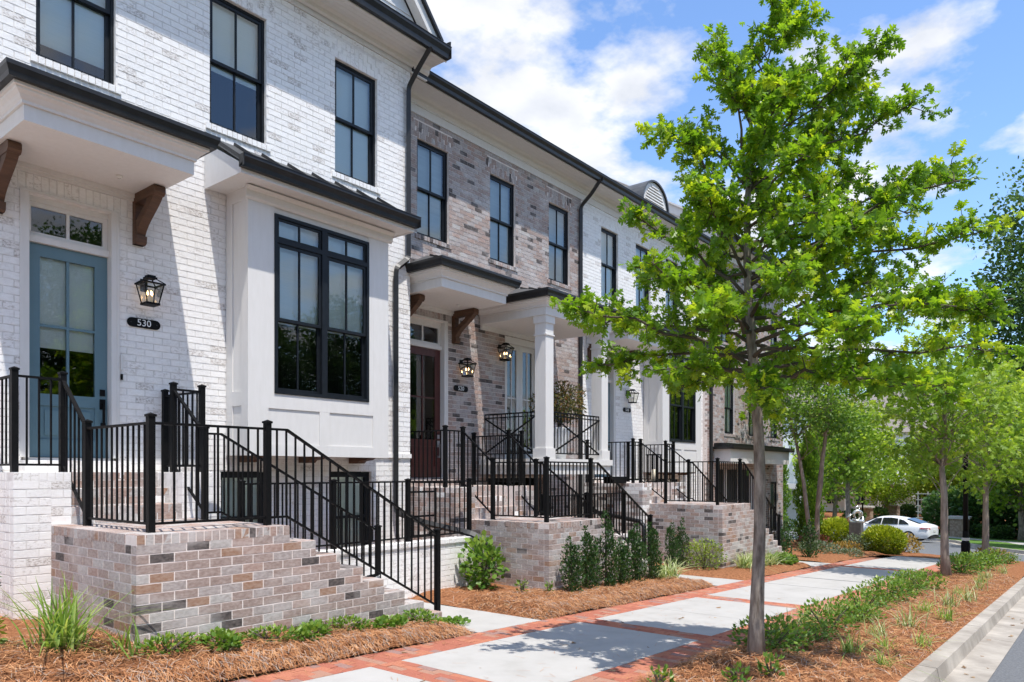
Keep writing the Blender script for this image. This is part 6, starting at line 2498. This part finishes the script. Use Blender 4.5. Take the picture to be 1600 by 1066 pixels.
# background trees: three kinds, copied with their own sizes
tA = make_tree('background_tree', 'broad green tree behind the sculpture', 'trees beyond the street', (66, 17.8, zg(66)), 9.5, 2.2, 4.0, 3.9, 140, 42, .30, 'lime_leaf', 'bark', .2, 21, 'wide', 1.0)
tB = make_tree('background_tree', 'huge dark tree at the right edge of the sky', 'trees beyond the street', (56, 1.2, zg(56)), 23, 4.5, 5.2, 9.3, 380, 90, .25, 'dark_leaf', 'bark', .42, 22, 'wide', 1.35)
tC = make_tree('background_tree', 'bright lime green tree right of the lamp post', 'trees beyond the street', (43, -.4, zg(43)), 10, 2.6, 3.6, 3.8, 240, 46, .26, 'lime_leaf', 'bark_pale', .18, 23, 'wide', 1.0)
more = [(tA, (78, 24.0), 1.1, 1.3, 'green tree in front of the white gabled house'), (tA, (84, 12.6), .9, 2.1, 'green tree above the white car boot'), (tA, (78, 16.4), .6, 4.0, 'smaller tree left of the far stone pier'),
        (tB, (74, 6.0), .6, .6, 'dark evergreen tree above the hedge'), (tB, (64, -3.5), .9, 2.5, 'second huge dark tree at the right edge'), (tC, (76, 11.0), .8, 1.0, 'lime tinted tree between car and hedge'),
        (tA, (58, 4.2), .9, 3.0, 'mid green tree behind the third verge oak'), (tC, (90, 31), 1.1, 2.0, 'pale green tree by the far houses'), (tC, (56, 21.5), .62, 5.0, 'lime tree left of the slim street tree'),
        (tB, (100, 20), .7, 1.0, 'dark tree among the far houses'), (tA, (48, -4.5), 1.0, .4, 'mid green tree at the far right of the street'), (tA, (95, 36), 1.2, 2.2, 'green tree behind the pale house')]
for (src, (x, y), s_, rz_, lb) in more:
    copy_tree(src, gnd(x, y), rz_, lb, s_)
# evergreen hedge shrubs
hmesh = bush_meshes((1.7, 1.7, 1.9), 2600, .26, 'dark_leaf', 'wide', 95, .25, .3, .3)
pos_ = ['behind the second verge oak', 'second from the second verge oak', 'behind the lamp post', 'right of the lamp post', 'behind the third verge oak', 'at the right edge of the picture']
for i in range(6):
    x, y = 64 - i * .9, 9.0 - i * 1.9
    plant('evergreen_shrub', 'big dark evergreen shrub of the far hedge, ' + pos_[i], 'shrub', 'far hedge shrubs', gnd(x, y), hmesh, i * 1.1, (1.05, 1.05, .95 + .1 * (i % 2)))
small = bush_meshes((.9, .9, .6), 1000, .18, 'holly_leaf', 'wide', 96, .25)
for i, (x, y, lb) in enumerate(((84, 15.6, 'clipped dark shrub right of the stone pier behind the car'), (70.5, 17.4, 'green shrub left of the far stone pier'), (76.5, 16.9, 'olive shrub between the two far piers'), (60.2, 6.6, 'low shrub at the foot of the stone pier'), (58.6, 5.3, 'low shrub under the hedge by the lawn'))):
    plant('dark_shrub', lb, 'shrub', 'clipped shrubs beyond the street', gnd(x, y), small, i, 1.1 if i < 3 else .8)
# climbing frame by the hedge
t = empty('garden_trellis', gnd(66.5, 10.8), 'grey wooden garden trellis behind the car boot', 'trellis')
z = zg(66)
for k in range(3):
    part('upright', t, 'stone_cap', (66.5, 66.56, 10.2 + k * .7, 10.28 + k * .7, z, z + 3.0))
for k in range(6):
    part('rung', t, 'stone_cap', (66.47, 66.5, 10.1, 11.8, z + .4 + k * .48, z + .46 + k * .48))

# far wood that closes the horizon
rg = np.random.default_rng(4)
N = 900
c = np.stack([rg.uniform(104, 150, N), rg.uniform(-50, 110, N), rg.random(N) ** .8 * 13 - 4.5], 1)
c[:, 2] -= np.clip(3 * np.sin(c[:, 1] * .21) + 2 * np.sin(c[:, 1] * .53), -3, 4)
pos = np.repeat(c, 40, 0) + rg.normal(0, 1.3, (N * 40, 3))
me = leaf_mesh('far_wood', pos, rg.normal(size=pos.shape), .75, 'tree_leaf', 'wide', np.repeat(rg.normal(.35, .2, N), 40) + rg.normal(0, .1, N * 40))
tag(link('far_wood', me), 'green wood closing the view behind the far houses', 'wood', kind='stuff')
# trees on the other side of the street, seen only as reflections in the panes
for i, (x, y, s_) in enumerate((x_, -19 + 1.5 * math.sin(x_), 1.3 + .15 * math.cos(x_ * 1.7)) for x_ in (-16, -11, -6, -1, 4, 9, 14, 19, 24, 29, 34, 39)):
    copy_tree(tB, (x, y, zg(x)), i * 1.3, 'leafy tree across the street mirrored in the window panes', s_ * .42)
